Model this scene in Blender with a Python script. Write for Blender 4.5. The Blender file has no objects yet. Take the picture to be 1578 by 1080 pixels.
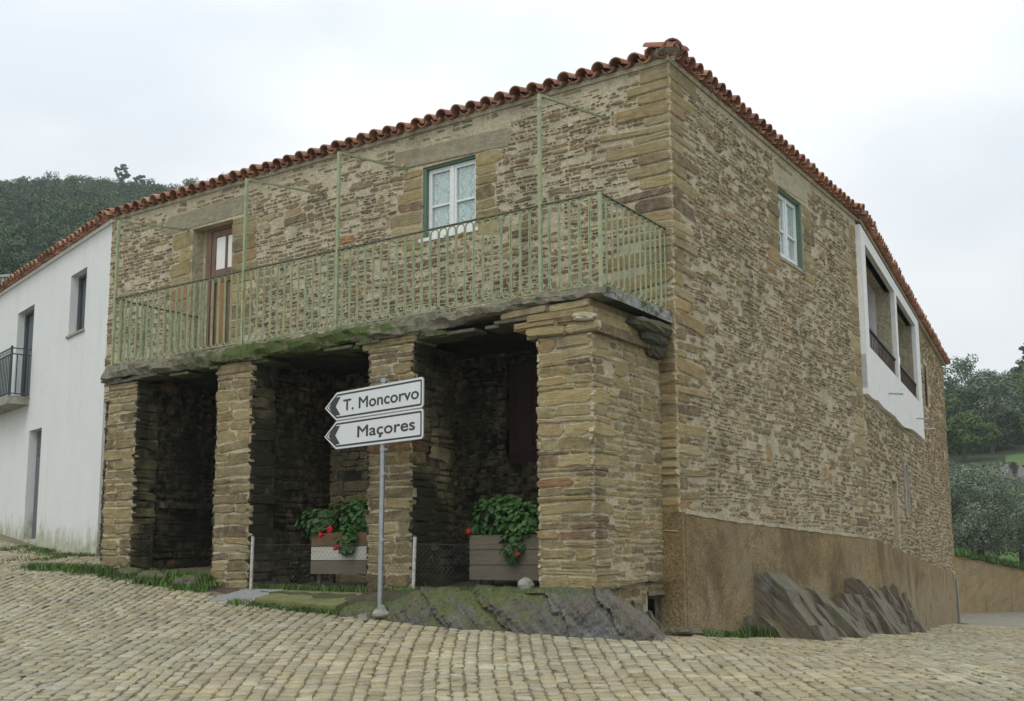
import bpy, math, random
import numpy as np
from mathutils import Matrix, Vector
random.seed(7)
RNG = np.random.default_rng(11)
sc = bpy.context.scene
# ------------------------------------------------------------------ camera
EYE = 1.55
def camera():
    f, cy = 1649.15, 628.4
    p, r = math.radians(7.8307), math.radians(.238)
    cp, sp, cr, sr = math.cos(p), math.sin(p), math.cos(r), math.sin(r)
    Rx = np.array([[1, 0, 0], [0, cp, -sp], [0, sp, cp]])
    Rz = np.array([[cr, -sr, 0], [sr, cr, 0], [0, 0, 1]])
    M = Rz @ Rx
    w = lambda v: (v[0], v[2], v[1])
    X, Y, Z = w(M[0]), w(M[1]), w(-M[2])
    cam = bpy.data.cameras.new('camera')
    o = bpy.data.objects.new('camera', cam)
    sc.collection.objects.link(o)
    o.matrix_world = Matrix(((X[0], Y[0], Z[0], 0), (X[1], Y[1], Z[1], 0), (X[2], Y[2], Z[2], EYE), (0, 0, 0, 1)))
    cam.sensor_width = 36
    cam.lens = f * 36 / 1578
    cam.shift_y = (cy - 540) / 1578
    cam.clip_end = 3000
    sc.camera = o
camera()
# ------------------------------------------------------------------ light
SUN_EL, SUN_ROT = math.radians(52), math.radians(200)
def lighting():
    w = bpy.data.worlds.new('World'); sc.world = w; w.use_nodes = True
    nt = w.node_tree; nt.nodes.clear(); N = nt.nodes.new; L = nt.links.new
    out = N('ShaderNodeOutputWorld'); bg = N('ShaderNodeBackground'); bg.inputs[1].default_value = .1
    sky = N('ShaderNodeTexSky'); sky.sky_type = 'NISHITA'; sky.sun_disc = False
    sky.sun_elevation = SUN_EL; sky.sun_rotation = SUN_ROT
    tc = N('ShaderNodeTexCoord'); mp = N('ShaderNodeMapping'); mp.inputs['Scale'].default_value = (1, 1, 2.2)
    L(tc.outputs['Generated'], mp.inputs['Vector'])
    n1 = N('ShaderNodeTexNoise'); n1.inputs['Scale'].default_value = 2.1; n1.inputs['Detail'].default_value = 4
    n1.inputs['Roughness'].default_value = .45
    L(mp.outputs[0], n1.inputs['Vector'])
    cr = N('ShaderNodeValToRGB')
    cr.color_ramp.elements[0].position = .36; cr.color_ramp.elements[0].color = (.69, .745, .79, 1)
    cr.color_ramp.elements[1].position = .60; cr.color_ramp.elements[1].color = (.96, .97, .97, 1)
    L(n1.outputs[0], cr.inputs[0])
    # the overcast layer thins and darkens towards the horizon and away from the sun
    sp = N('ShaderNodeSeparateXYZ'); L(tc.outputs['Generated'], sp.inputs[0])
    mr = N('ShaderNodeMapRange'); mr.inputs['From Min'].default_value = .02; mr.inputs['From Max'].default_value = .48
    mr.inputs['To Min'].default_value = .74; mr.inputs['To Max'].default_value = 1.04
    L(sp.outputs[2], mr.inputs[0])
    m1 = N('ShaderNodeMath'); m1.operation = 'MULTIPLY'; m1.inputs[1].default_value = 11.9; L(mr.outputs[0], m1.inputs[0])
    vm = N('ShaderNodeVectorMath'); vm.operation = 'SCALE'; L(cr.outputs[0], vm.inputs[0]); L(m1.outputs[0], vm.inputs['Scale'])
    mx = N('ShaderNodeMix'); mx.data_type = 'RGBA'; mx.inputs[0].default_value = .95
    L(sky.outputs[0], mx.inputs[6]); L(vm.outputs[0], mx.inputs[7])
    L(mx.outputs[2], bg.inputs[0]); L(bg.outputs[0], out.inputs[0])
    s = bpy.data.lights.new('sun', 'SUN'); s.energy = .9; s.angle = math.radians(28); s.color = (1, .95, .86)
    so = bpy.data.objects.new('sun', s); sc.collection.objects.link(so)
    d = Vector((math.sin(SUN_ROT) * math.cos(SUN_EL), math.cos(SUN_ROT) * math.cos(SUN_EL), math.sin(SUN_EL)))
    so.rotation_euler = d.to_track_quat('Z', 'Y').to_euler()
    vs = sc.view_settings; vs.view_transform = 'Standard'; vs.look = 'None'; vs.gamma = 1; vs.exposure = .18
    vs.use_curve_mapping = False
lighting()
# ------------------------------------------------------------------ object helpers
COL = sc.collection
LOC = {}
def root(name, loc, label, cat, group=None):
    o = bpy.data.objects.new(name, None); COL.objects.link(o); o.location = loc
    o.empty_display_size = .3
    LOC[o.name] = Vector(loc)
    return tag(o, label, cat, group)
def tag(o, label=None, cat=None, group=None, kind=None):
    for k, v in (('label', label), ('category', cat), ('group', group), ('kind', kind)):
        if v: o[k] = v
    return o
def mesh_np(name, V, groups, mats, midx=None, attrs=None, smooth=False):
    """V (n,3); groups: list of int arrays (m,k)"""
    me = bpy.data.meshes.new(name)
    V = np.asarray(V, np.float32)
    me.vertices.add(len(V)); me.vertices.foreach_set('co', V.ravel())
    groups = [np.asarray(g, np.int32) for g in groups if len(g)]
    nl = sum(g.size for g in groups); nf = sum(len(g) for g in groups)
    me.loops.add(nl); me.polygons.add(nf)
    me.loops.foreach_set('vertex_index', np.concatenate([g.ravel() for g in groups]))
    tot = np.concatenate([np.full(len(g), g.shape[1], np.int32) for g in groups])
    st = np.concatenate([[0], np.cumsum(tot)[:-1]]).astype(np.int32)
    me.polygons.foreach_set('loop_start', st)
    for m in (mats if isinstance(mats, (list, tuple)) else [mats]): me.materials.append(m)
    if midx is not None: me.polygons.foreach_set('material_index', np.asarray(midx, np.int32))
    me.update(calc_edges=True)
    if attrs:
        for k, a in attrs.items():
            a = np.asarray(a, np.float32)
            if a.ndim == 1:
                at = me.attributes.new(k, 'FLOAT', 'POINT'); at.data.foreach_set('value', a)
            else:
                at = me.attributes.new(k, 'FLOAT_COLOR', 'POINT')
                at.data.foreach_set('color', np.concatenate([a, np.ones((len(a), 1), np.float32)], 1).ravel())
    me.polygons.foreach_set('use_smooth', np.full(nf, bool(smooth)))
    me.validate()
    return me
class Buf:
    """collects geometry in world coordinates; every piece may carry a material slot, tint and edge value"""
    def __init__(s): s.V = []; s.G = {}; s.n = 0; s.T = []; s.E = []
    def add(s, V, faces, mat=0, tint=(.3, .3, .3), edge=0.):
        V = np.asarray(V, float).reshape(-1, 3); k = len(V)
        for f in ([faces] if isinstance(faces, np.ndarray) else faces):
            f = np.asarray(f)
            if f.ndim == 1: f = f[None]
            s.G.setdefault(f.shape[1], []).append((f + s.n, mat))
        s.V.append(V); s.n += k
        t = np.asarray(tint, float); s.T.append(np.broadcast_to(t, (k, 3)) if t.ndim == 1 else t)
        e = np.asarray(edge, float); s.E.append(np.broadcast_to(e, (k,)) if e.ndim == 0 else e)
    def box(s, o, ax, ay, az, mat=0, **kw):
        o, ax, ay, az = (np.asarray(q, float) for q in (o, ax, ay, az))
        V = [o, o + ax, o + ax + ay, o + ay, o + az, o + ax + az, o + ax + ay + az, o + ay + az]
        F = np.array([[0, 3, 2, 1], [4, 5, 6, 7], [0, 1, 5, 4], [1, 2, 6, 5], [2, 3, 7, 6], [3, 0, 4, 7]])
        if np.dot(np.cross(ax, ay), az) < 0: F = F[:, ::-1]
        s.add(V, F, mat, **kw)
    def tube(s, P, r, sides=6, mat=0, closed=False, **kw):
        P = np.asarray(P, float); n = len(P); r = np.broadcast_to(np.asarray(r, float), (n,))
        T = np.gradient(P, axis=0) if not closed else np.roll(P, -1, 0) - np.roll(P, 1, 0)
        T /= np.maximum(np.linalg.norm(T, axis=1), 1e-9)[:, None]
        up = np.array([0, 0, 1.]) if abs(T[:, 2]).mean() < .8 else np.array([1., 0, 0])
        A = np.cross(T, up); bad = np.linalg.norm(A, axis=1) < 1e-3
        A[bad] = np.cross(T[bad], np.array([.3, .9, .1])); A /= np.linalg.norm(A, axis=1)[:, None]
        for i in range(1, n):
            if np.dot(A[i], A[i - 1]) < 0: A[i] *= -1
        B = np.cross(T, A)
        a = np.arange(sides) / sides * 2 * np.pi
        V = (P[:, None] + r[:, None, None] * (np.cos(a)[None, :, None] * A[:, None] + np.sin(a)[None, :, None] * B[:, None])).reshape(-1, 3)
        F = []
        for i in range(n if closed else n - 1):
            j = (i + 1) % n
            for k in range(sides):
                l = (k + 1) % sides
                F.append((i * sides + k, i * sides + l, j * sides + l, j * sides + k))
        s.add(V, np.array(F), mat, **kw)
        if not closed:
            s.add(V[:sides], np.arange(sides)[::-1][None], mat, **kw); s.add(V[-sides:], np.arange(sides)[None], mat, **kw)
    def build(s, name, mats, parent=None, smooth=False):
        V = np.concatenate(s.V)
        groups = []; mi = []
        for k in sorted(s.G):
            groups.append(np.concatenate([g for g, m in s.G[k]]))
            mi.append(np.concatenate([np.full(len(g), m, np.int32) for g, m in s.G[k]]))
        off = LOC[parent.name] if parent is not None and parent.name in LOC else Vector((0, 0, 0))
        me = mesh_np(name, V - np.array(off), groups, mats, np.concatenate(mi),
                     {'tint': np.concatenate(s.T), 'edge': np.concatenate(s.E)}, smooth)
        o = bpy.data.objects.new(name, me); COL.objects.link(o)
        if parent is not None: o.parent = parent
        LOC[o.name] = off
        return o
def thing_from(buf, name, mats, label, cat, group=None, kind=None, smooth=False):
    return tag(buf.build(name, mats, None, smooth), label, cat, group, kind)
# ------------------------------------------------------------------ materials
def newmat(name):
    m = bpy.data.materials.new(name); m.use_nodes = True
    nt = m.node_tree; b = nt.nodes['Principled BSDF']
    return m, nt, b
class NB:
    def __init__(s, nt): s.nt = nt
    def N(s, t, **kw):
        n = s.nt.nodes.new(t)
        for k, v in kw.items(): setattr(n, k, v)
        return n
    def L(s, a, b): s.nt.links.new(a, b)
    def coord(s, scale=(1, 1, 1), kind='Object'):
        tc = s.N('ShaderNodeTexCoord'); mp = s.N('ShaderNodeMapping'); mp.inputs['Scale'].default_value = scale
        s.L(tc.outputs[kind], mp.inputs[0]); return mp.outputs[0]
    def noise(s, scale, detail=4, rough=.55, vec=None, dist=0.):
        n = s.N('ShaderNodeTexNoise'); n.inputs['Scale'].default_value = scale; n.inputs['Detail'].default_value = detail
        n.inputs['Roughness'].default_value = rough; n.inputs['Distortion'].default_value = dist
        if vec is not None: s.L(vec, n.inputs['Vector'])
        return n.outputs[0]
    def ramp(s, fac, stops):
        r = s.N('ShaderNodeValToRGB'); e = r.color_ramp.elements
        while len(e) < len(stops): e.new(.5)
        for el, (p, c) in zip(e, stops):
            el.position = p; el.color = (c, c, c, 1) if not hasattr(c, '__len__') else (*c, 1)
        s.L(fac, r.inputs[0]); return r.outputs[0]
    def mix(s, fac, a, b, mode='MIX'):
        m = s.N('ShaderNodeMix', data_type='RGBA', blend_type=mode)
        for v, i in ((fac, 0), (a, 6), (b, 7)):
            if hasattr(v, 'is_linked') or hasattr(v, 'links'): s.L(v, m.inputs[i])
            elif i == 0: m.inputs[0].default_value = v
            else: m.inputs[i].default_value = (*v, 1)
        return m.outputs[2]
    def math(s, op, a, b=0., clamp=False):
        m = s.N('ShaderNodeMath', operation=op, use_clamp=clamp)
        for v, i in ((a, 0), (b, 1)):
            if hasattr(v, 'links'): s.L(v, m.inputs[i])
            else: m.inputs[i].default_value = v
        return m.outputs[0]
    def attr(s, name, out=0):
        a = s.N('ShaderNodeAttribute'); a.attribute_name = name; return a.outputs[out]
    def bump(s, h, strength, dist, b, prev=None):
        n = s.N('ShaderNodeBump'); n.inputs['Strength'].default_value = strength; n.inputs['Distance'].default_value = dist
        s.L(h, n.inputs['Height'])
        if prev is not None: s.L(prev, n.inputs['Normal'])
        s.L(n.outputs[0], b.inputs['Normal']); return n.outputs[0]
MORTAR = (.54, .485, .345)
def mat_stone(name, smear=.5, mortar=MORTAR, dark=0., lo=0.):
    m, nt, b = newmat(name); q = NB(nt)
    co = q.coord((1, 1, 1)); st = q.coord((6, 6, 70))
    t = q.attr('tint'); e = q.attr('edge', 2)
    bed = q.noise(1.0, 5, .65, st, .4)
    fine = q.noise(55, 5, .7, co)
    mid = q.noise(9, 4, .6, co)
    c = q.mix(1., t, q.ramp(bed, [(.25, .55), (.5, .95), (.75, 1.35)]), 'MULTIPLY')
    c = q.mix(1., c, q.ramp(fine, [(.3, .72), (.7, 1.25)]), 'MULTIPLY')
    c = q.mix(q.ramp(mid, [(.42, 0), (.7, .45)]), c, (.40, .355, .23))
    c = q.mix(q.ramp(q.noise(3.3, 5, .65, co, .6), [(.56, 0), (.66, .5)]), c, (.30, .19, .09))
    sm = q.math('ADD', q.math('MULTIPLY', e, 1.0), q.math('MULTIPLY', q.math('SUBTRACT', q.noise(22, 4, .6, co), .5), 2.4))
    f = q.ramp(sm, [(.62, 0), (.9, 1)])
    mc = q.mix(1., mortar, q.ramp(q.noise(40, 5, .7, co), [(.3, .68), (.7, 1.2)]), 'MULTIPLY')
    c = q.mix(q.math('MULTIPLY', f, smear), c, mc)
    # black lichen and damp patches of own shape; dark and lo add painted shade
    st2 = q.noise(1.3, 6, .6, q.coord((1, 1, .6)), .3)
    c = q.mix(q.ramp(st2, [(.56 - lo, 0.), (.72 - lo, .45 + dark)]), c, (.035, .036, .022) if dark else (.07, .065, .045))
    q.L(c, b.inputs['Base Color']); b.inputs['Roughness'].default_value = .93
    b.inputs['Specular IOR Level'].default_value = .25
    n = q.bump(q.noise(1.0, 6, .7, q.coord((14, 14, 110))), .7, .02, b)
    q.bump(fine, .6, .012, b, n)
    return m
def mat_mortar(name, col=MORTAR, dark=0.):
    m, nt, b = newmat(name); q = NB(nt); co = q.coord()
    c = q.mix(1., col, q.ramp(q.noise(30, 6, .7, co), [(.25, .6), (.75, 1.2)]), 'MULTIPLY')
    c = q.mix(q.ramp(q.noise(3.1, 5, .6, co, .4), [(.4, 0), (.7, .6)]), c, (.27, .24, .165))
    c = q.mix(q.ramp(q.noise(1.3, 6, .6, q.coord((1, 1, .6)), .3), [(.56, 0.), (.72, .4 + dark)]), c, (.08, .075, .05))
    q.L(c, b.inputs['Base Color']); b.inputs['Roughness'].default_value = .96; b.inputs['Specular IOR Level'].default_value = .2
    n = q.bump(q.noise(14, 4, .6, co), .9, .05, b)
    q.bump(q.noise(70, 5, .7, co), .8, .015, b, n)
    return m
def mat_simple(name, col, rough=.8, var=.2, scale=20, bump=.15, metal=0., spec=.4, streak=None, stain=None, bscale=60):
    m, nt, b = newmat(name); q = NB(nt); co = q.coord()
    c = q.mix(1., col, q.ramp(q.noise(scale, 5, .6, co), [(.25, 1 - var), (.75, 1 + var)]), 'MULTIPLY')
    if streak:
        c = q.mix(q.ramp(q.noise(1., 5, .6, q.coord(streak[0])), [(.48, 0), (.68, streak[2])]), c, streak[1])
    if stain:
        c = q.mix(q.ramp(q.noise(stain[0], 6, .65, co, .5), [(stain[2], 0), (stain[2] + .14, stain[3])]), c, stain[1])
    q.L(c, b.inputs['Base Color']); b.inputs['Roughness'].default_value = rough; b.inputs['Metallic'].default_value = metal
    b.inputs['Specular IOR Level'].default_value = spec
    if bump: q.bump(q.noise(bscale, 5, .65, co), bump, .02, b)
    return m
M_STONE = mat_stone('schist_stone', .72)
M_MORTAR = mat_mortar('lime_mortar')
M_STONE_IN = mat_stone('soot_and_shade_schist', .25, (.016, .017, .011), .5, .12)  # soot plus the arcade's shade, painted in as near-black colour
M_STONE_ALG_SHADE = mat_stone('algae_and_shade_schist', .4, (.10, .095, .06), .5, .2)  # algae plus the shade of the pillar sides, both in the colour
M_MORTAR_IN = mat_mortar('soot_and_shade_mortar', (.014, .015, .01), .5)  # arcade shade darkened into the mortar colour as well
def mat_render():
    m, nt, b = newmat('brown_roughcast'); q = NB(nt); co = q.coord()
    base = q.mix(q.ramp(q.noise(1.1, 5, .6, q.coord((1, 1, .8)), .4), [(.4, 0), (.62, 1)]), (.29, .21, .10), (.15, .10, .035))
    sp = q.noise(30, 5, .75, co)
    g = q.N('ShaderNodeNewGeometry'); sx = q.N('ShaderNodeSeparateXYZ'); q.L(g.outputs['Position'], sx.inputs[0])
    wz = q.math('ADD', q.math('SUBTRACT', 1.25, sx.outputs[2]), q.math('MULTIPLY', q.math('SUBTRACT', q.noise(1.4, 6, .65, co, .5), .5), 3.2))
    base = q.mix(q.ramp(wz, [(.1, 0), (.7, .75)]), base, (.34, .27, .16))
    c = q.mix(1., base, q.ramp(sp, [(.32, .45), (.68, 1.6)]), 'MULTIPLY')
    c = q.mix(q.ramp(q.noise(.55, 4, .6, co), [(.52, 0), (.66, .6)]), c, (.32, .265, .165))
    c = q.mix(q.ramp(q.noise(1.7, 6, .7, co, .6), [(.53, 0), (.64, .6)]), c, (.10, .065, .028))
    c = q.mix(q.ramp(q.noise(.9, 7, .75, co, 1.2), [(.488, 0), (.5, .6), (.512, 0)]), c, (.07, .05, .025))
    c = q.mix(q.ramp(q.noise(95, 2, .5, co), [(.6, 0), (.68, .7)]), c, (.42, .36, .24))
    q.L(c, b.inputs['Base Color']); b.inputs['Roughness'].default_value = .85
    n = q.bump(q.noise(50, 4, .7, co), 1., .03, b); q.bump(q.noise(6, 3, .5, co), .4, .05, b, n)
    return m
M_RENDER = mat_render()
def mat_white():
    m, nt, b = newmat('white_paint'); q = NB(nt); co = q.coord()
    c = q.mix(q.ramp(q.noise(2.2, 6, .6, q.coord((1, 1, .5))), [(.35, 0), (.75, .25)]), (.66, .68, .67), (.50, .52, .50))
    c = q.mix(q.ramp(q.noise(1., 5, .6, q.coord((3., 3., .35))), [(.55, 0), (.75, .35)]), c, (.42, .44, .41))
    # algae at the foot of the wall, ragged upper edge
    g = q.N('ShaderNodeNewGeometry'); sx = q.N('ShaderNodeSeparateXYZ'); q.L(g.outputs['Position'], sx.inputs[0])
    dn = q.N('ShaderNodeVectorMath', operation='DOT_PRODUCT'); dn.inputs[1].default_value = (-.646, .763, 0); q.L(g.outputs['Position'], dn.inputs[0])
    h = q.math('SUBTRACT', q.math('ADD', q.math('MULTIPLY', q.math('SUBTRACT', dn.outputs['Value'], 18.49), .07), 2.0), sx.outputs[2])
    h = q.math('ADD', h, q.math('MULTIPLY', q.math('SUBTRACT', q.noise(1.6, 6, .65, q.coord((2.2, 2.2, .8))), .5), 1.5))
    c = q.mix(q.ramp(h, [(.0, 0), (.35, .8)]), c, q.mix(q.ramp(q.noise(7, 4, .6, co), [(.35, 0), (.65, 1)]), (.20, .21, .08), (.42, .43, .30)))
    q.L(c, b.inputs['Base Color']); b.inputs['Roughness'].default_value = .8
    q.bump(q.noise(9, 6, .6, co), .25, .03, b)
    return m
M_WHITE = mat_white()
M_WHITE2 = mat_simple('white_limewash', (.70, .71, .70), .85, .08, 6, .3, stain=(2.5, (.5, .49, .42), .58, .4), bscale=25)
M_TILE = None
def mat_tile():
    m, nt, b = newmat('clay_tile'); q = NB(nt); co = q.coord()
    t = q.attr('tint')
    c = q.mix(1., t, q.ramp(q.noise(12, 5, .65, co), [(.25, .6), (.75, 1.3)]), 'MULTIPLY')
    c = q.mix(q.ramp(q.noise(5, 6, .7, co), [(.55, 0), (.75, .6)]), c, (.12, .085, .06))
    c = q.mix(q.ramp(q.noise(17, 4, .6, co), [(.66, 0), (.74, .6)]), c, (.42, .36, .28))
    q.L(c, b.inputs['Base Color']); b.inputs['Roughness'].default_value = .88; b.inputs['Specular IOR Level'].default_value = .25
    q.bump(q.noise(40, 4, .6, co), .3, .01, b)
    return m
M_TILE = mat_tile()
M_RAIL = mat_simple('flaking_green_paint', (.26, .315, .19), .6, .25, 14, .3, stain=(9, (.17, .13, .06), .56, .8), streak=((12, 12, 2.5), (.33, .32, .15), .9))
M_RAILDK = mat_simple('weathered_handrail', (.10, .11, .07), .7, .3, 12, .3, stain=(9, (.14, .10, .05), .5, .7))
M_GREEN = mat_simple('green_frame_paint', (.085, .15, .105), .6, .15, 20, .1)
M_WFRAME = mat_simple('white_joinery', (.66, .69, .68), .55, .12, 30, .1, stain=(14, (.45, .45, .40), .6, .5))
def mat_lace():
    m, nt, b = newmat('lace_curtain'); q = NB(nt)
    q.L(q.mix(q.ramp(q.noise(140, 2, .5, q.coord()), [(.4, 0), (.6, 1)]), (.66, .66, .63), (.76, .76, .73)), b.inputs['Base Color'])
    b.inputs['Roughness'].default_value = .9
    return m
M_CURT = mat_lace(); M_CURTW = mat_simple('white_curtain', (.80, .80, .78), .9, .1, 25, 0)
M_LACE = mat_simple('lace_pattern', (.93, .94, .95), .9, .1, 90, 0)
def mat_glass(name, tint=(.9, .95, .95), rough=.05):
    m, nt, b = newmat(name)
    q = NB(nt); t = q.N('ShaderNodeBsdfTransparent'); t.inputs[0].default_value = (*tint, 1)
    g = q.N('ShaderNodeBsdfGlossy'); g.inputs['Roughness'].default_value = rough; fr = q.N('ShaderNodeFresnel'); fr.inputs[0].default_value = 1.45
    mx = q.N('ShaderNodeMixShader'); q.L(q.math('MULTIPLY', fr.outputs[0], .4), mx.inputs[0]); q.L(t.outputs[0], mx.inputs[1]); q.L(g.outputs[0], mx.inputs[2])
    q.L(mx.outputs[0], nt.nodes['Material Output'].inputs[0])
    return m
M_GLASS = mat_glass('window_glass')
M_DARKGLASS = mat_simple('dark_window_glass', (.03, .04, .045), .08, .1, 3, 0, spec=.8)
def mat_wood(name, c1, c2, sc_=(30, 30, 2), rough=.75):
    m, nt, b = newmat(name); q = NB(nt)
    w = q.noise(1., 6, .65, q.coord(sc_), .6)
    c = q.mix(q.ramp(w, [(.35, 0), (.65, 1)]), c1, c2)
    c = q.mix(q.ramp(q.noise(4, 5, .6, q.coord()), [(.5, 0), (.8, .5)]), c, tuple(x * .45 for x in c1))
    q.L(c, b.inputs['Base Color']); b.inputs['Roughness'].default_value = rough; q.bump(w, .35, .01, b)
    return m
M_DOOR = mat_wood('brown_door_wood', (.12, .07, .048), (.19, .12, .08))
M_DOORPALE = mat_wood('worn_door_wood', (.30, .17, .07), (.22, .12, .05))
M_REDDOOR = mat_wood('dark_red_shutter', (.03, .014, .011), (.045, .02, .015))
M_PLANK = mat_wood('grey_planks', (.15, .125, .09), (.10, .085, .06), (3, 3, 40))
M_PLANKPALE = mat_wood('pale_plank', (.46, .46, .41), (.34, .34, .30), (3, 3, 40))
M_PLANKBRN = mat_wood('brown_plank', (.15, .09, .045), (.10, .06, .03), (3, 3, 40))
M_BROWNMET = mat_simple('brown_metal', (.045, .022, .016), .55, .2, 20, .1)
M_GREYMET = mat_simple('grey_metal_door', (.105, .125, .14), .5, .1, 8, .05)
M_GALV = mat_simple('galvanised_steel', (.30, .33, .34), .45, .18, 16, .1, metal=.55)
M_TEALMET = mat_simple('dark_teal_railing', (.035, .06, .065), .5, .2, 20, .1)
M_CONC = mat_simple('concrete_edge', (.30, .29, .25), .9, .3, 9, .5, stain=(4, (.14, .13, .09), .5, .6))
M_POST = mat_simple('peeling_white_post', (.46, .46, .43), .8, .2, 20, .3, stain=(35, (.10, .09, .08), .52, .9))
M_SIGNW = mat_simple('sign_white', (.60, .63, .63), .45, .04, 3, 0, stain=(3, (.50, .52, .48), .6, .4))
M_SIGNB = mat_simple('sign_black', (.035, .038, .04), .5, .1, 10, 0)
M_ALU = mat_simple('aluminium_rim', (.5, .52, .52), .4, .1, 20, 0, metal=.6)
M_WIRE = mat_simple('old_wire', (.06, .06, .055), .7, .3, 20, 0)
def mat_slab():
    m, nt, b = newmat('mossy_slab'); q = NB(nt); co = q.coord()
    c = q.mix(1., q.attr('tint'), q.ramp(q.noise(9, 6, .7, co), [(.25, .45), (.75, 1.5)]), 'MULTIPLY')
    c = q.mix(q.ramp(q.noise(1., 4, .6, q.coord((2, 2, 30))), [(.5, 0), (.7, .7)]), c, (.07, .065, .045))
    f = q.attr('edge', 2)
    mo = q.math('ADD', f, q.math('MULTIPLY', q.math('SUBTRACT', q.noise(6, 5, .65, co), .5), 2.6))
    c = q.mix(q.ramp(mo, [(.55, 0), (.8, 1)]), c, q.mix(q.ramp(q.noise(30, 4, .7, co), [(.3, 0), (.7, 1)]), (.03, .045, .01), (.105, .145, .03)))
    q.L(c, b.inputs['Base Color']); b.inputs['Roughness'].default_value = .95
    n = q.bump(q.noise(12, 5, .7, co), .9, .04, b); q.bump(q.noise(90, 4, .7, co), .8, .015, b, n)
    return m
M_SLAB = mat_slab()
def mat_slate(name, c0, c1, moss=.5, zs=1.0, zo=0., xs_=0.):
    m, nt, b = newmat(name); q = NB(nt); co = q.coord()
    tc = q.N('ShaderNodeTexCoord'); cb = q.N('ShaderNodeCombineXYZ')
    le = .80; nr = np.array([.827, -.56, 0]); ax = -nr * math.sin(le) + np.array([0, 0, math.cos(le)]); an = nr * math.cos(le) + np.array([0, 0, math.sin(le)])
    for k_, v_ in enumerate((ax * 1.1, np.array([.56, .83, 0]) * 5., an * 15.)):
        dn = q.N('ShaderNodeVectorMath', operation='DOT_PRODUCT'); dn.inputs[1].default_value = tuple(v_); q.L(tc.outputs['Object'], dn.inputs[0]); q.L(dn.outputs['Value'], cb.inputs[k_])
    s = q.noise(1.6, 6, .65, cb.outputs[0], .3)
    c = q.mix(q.ramp(s, [(.3, 0), (.7, 1)]), c0, c1)
    c = q.mix(q.ramp(q.noise(2.1, 4, .6, co), [(.42, 0), (.62, .7)]), c, (.13, .10, .065))
    c = q.mix(q.ramp(q.noise(28, 4, .6, co), [(.6, 0), (.7, .5)]), c, (.24, .23, .19))
    c = q.mix(q.ramp(q.noise(3.3, 4, .6, co), [(.58, 0), (.7, .5)]), c, (.22, .24, .25))
    g = q.N('ShaderNodeNewGeometry'); sx = q.N('ShaderNodeSeparateXYZ'); q.L(g.outputs['Normal'], sx.inputs[0])
    sp = q.N('ShaderNodeSeparateXYZ'); q.L(g.outputs['Position'], sp.inputs[0]); tx_ = sp.outputs[0]
    f = q.math('ADD', q.math('MULTIPLY', q.math('SUBTRACT', sx.outputs[2], q.math('ADD', zo, q.math('MULTIPLY', q.math('MULTIPLY', q.math('ADD', tx_, .3), xs_), 1., True))), zs), q.math('MULTIPLY', q.math('SUBTRACT', q.noise(3.2, 6, .65, co), .5), 2.6))
    mc = q.mix(q.ramp(q.noise(25, 4, .7, co), [(.3, 0), (.7, 1)]), (.04, .055, .016), (.135, .16, .045))
    c = q.mix(q.math('MULTIPLY', q.ramp(f, [(.55, 0), (.8, 1)]), moss), c, mc)
    q.L(c, b.inputs['Base Color']); b.inputs['Roughness'].default_value = .7
    n = q.bump(s, .9, .06, b); q.bump(q.noise(60, 4, .7, co), .5, .012, b, n)
    return m
M_LEDGE = mat_slate('mossy_ledge_rock', (.055, .056, .05), (.16, .155, .135), 1., 1.5, .1, .35)
M_SLATE = mat_slate('grey_slate_rock', (.05, .043, .03), (.185, .16, .11), .85, .9, .05)
def mat_cobble():
    m, nt, b = newmat('granite_cobbles'); q = NB(nt); co = q.coord()
    t = q.attr('tint'); e = q.attr('edge', 2)
    c = q.mix(1., t, q.ramp(q.noise(45, 5, .7, co), [(.3, .72), (.7, 1.22)]), 'MULTIPLY')
    c = q.mix(1., c, q.ramp(q.noise(1.1, 5, .6, co), [(.3, .78), (.7, 1.12)]), 'MULTIPLY')
    c = q.mix(q.ramp(q.noise(.28, 4, .6, co), [(.46, 0), (.62, .7)]), c, q.mix(1., c, (.9, .97, 1.08), 'MULTIPLY'))
    f = q.math('ADD', e, q.math('MULTIPLY', q.math('SUBTRACT', q.noise(30, 4, .6, co), .5), 1.6))
    c = q.mix(q.ramp(f, [(.72, 0), (1.08, .75)]), c, (.165, .15, .095))
    c = q.mix(q.ramp(q.noise(.9, 6, .7, q.coord((1, .5, 1)), .5), [(.52, 0), (.68, .45)]), c, (.19, .17, .11))
    q.L(c, b.inputs['Base Color']); b.inputs['Roughness'].default_value = .72
    n = q.bump(q.noise(25, 5, .65, co), .5, .02, b); q.bump(q.noise(110, 4, .7, co), .4, .008, b, n)
    return m
M_COBBLE = mat_cobble()
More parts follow.
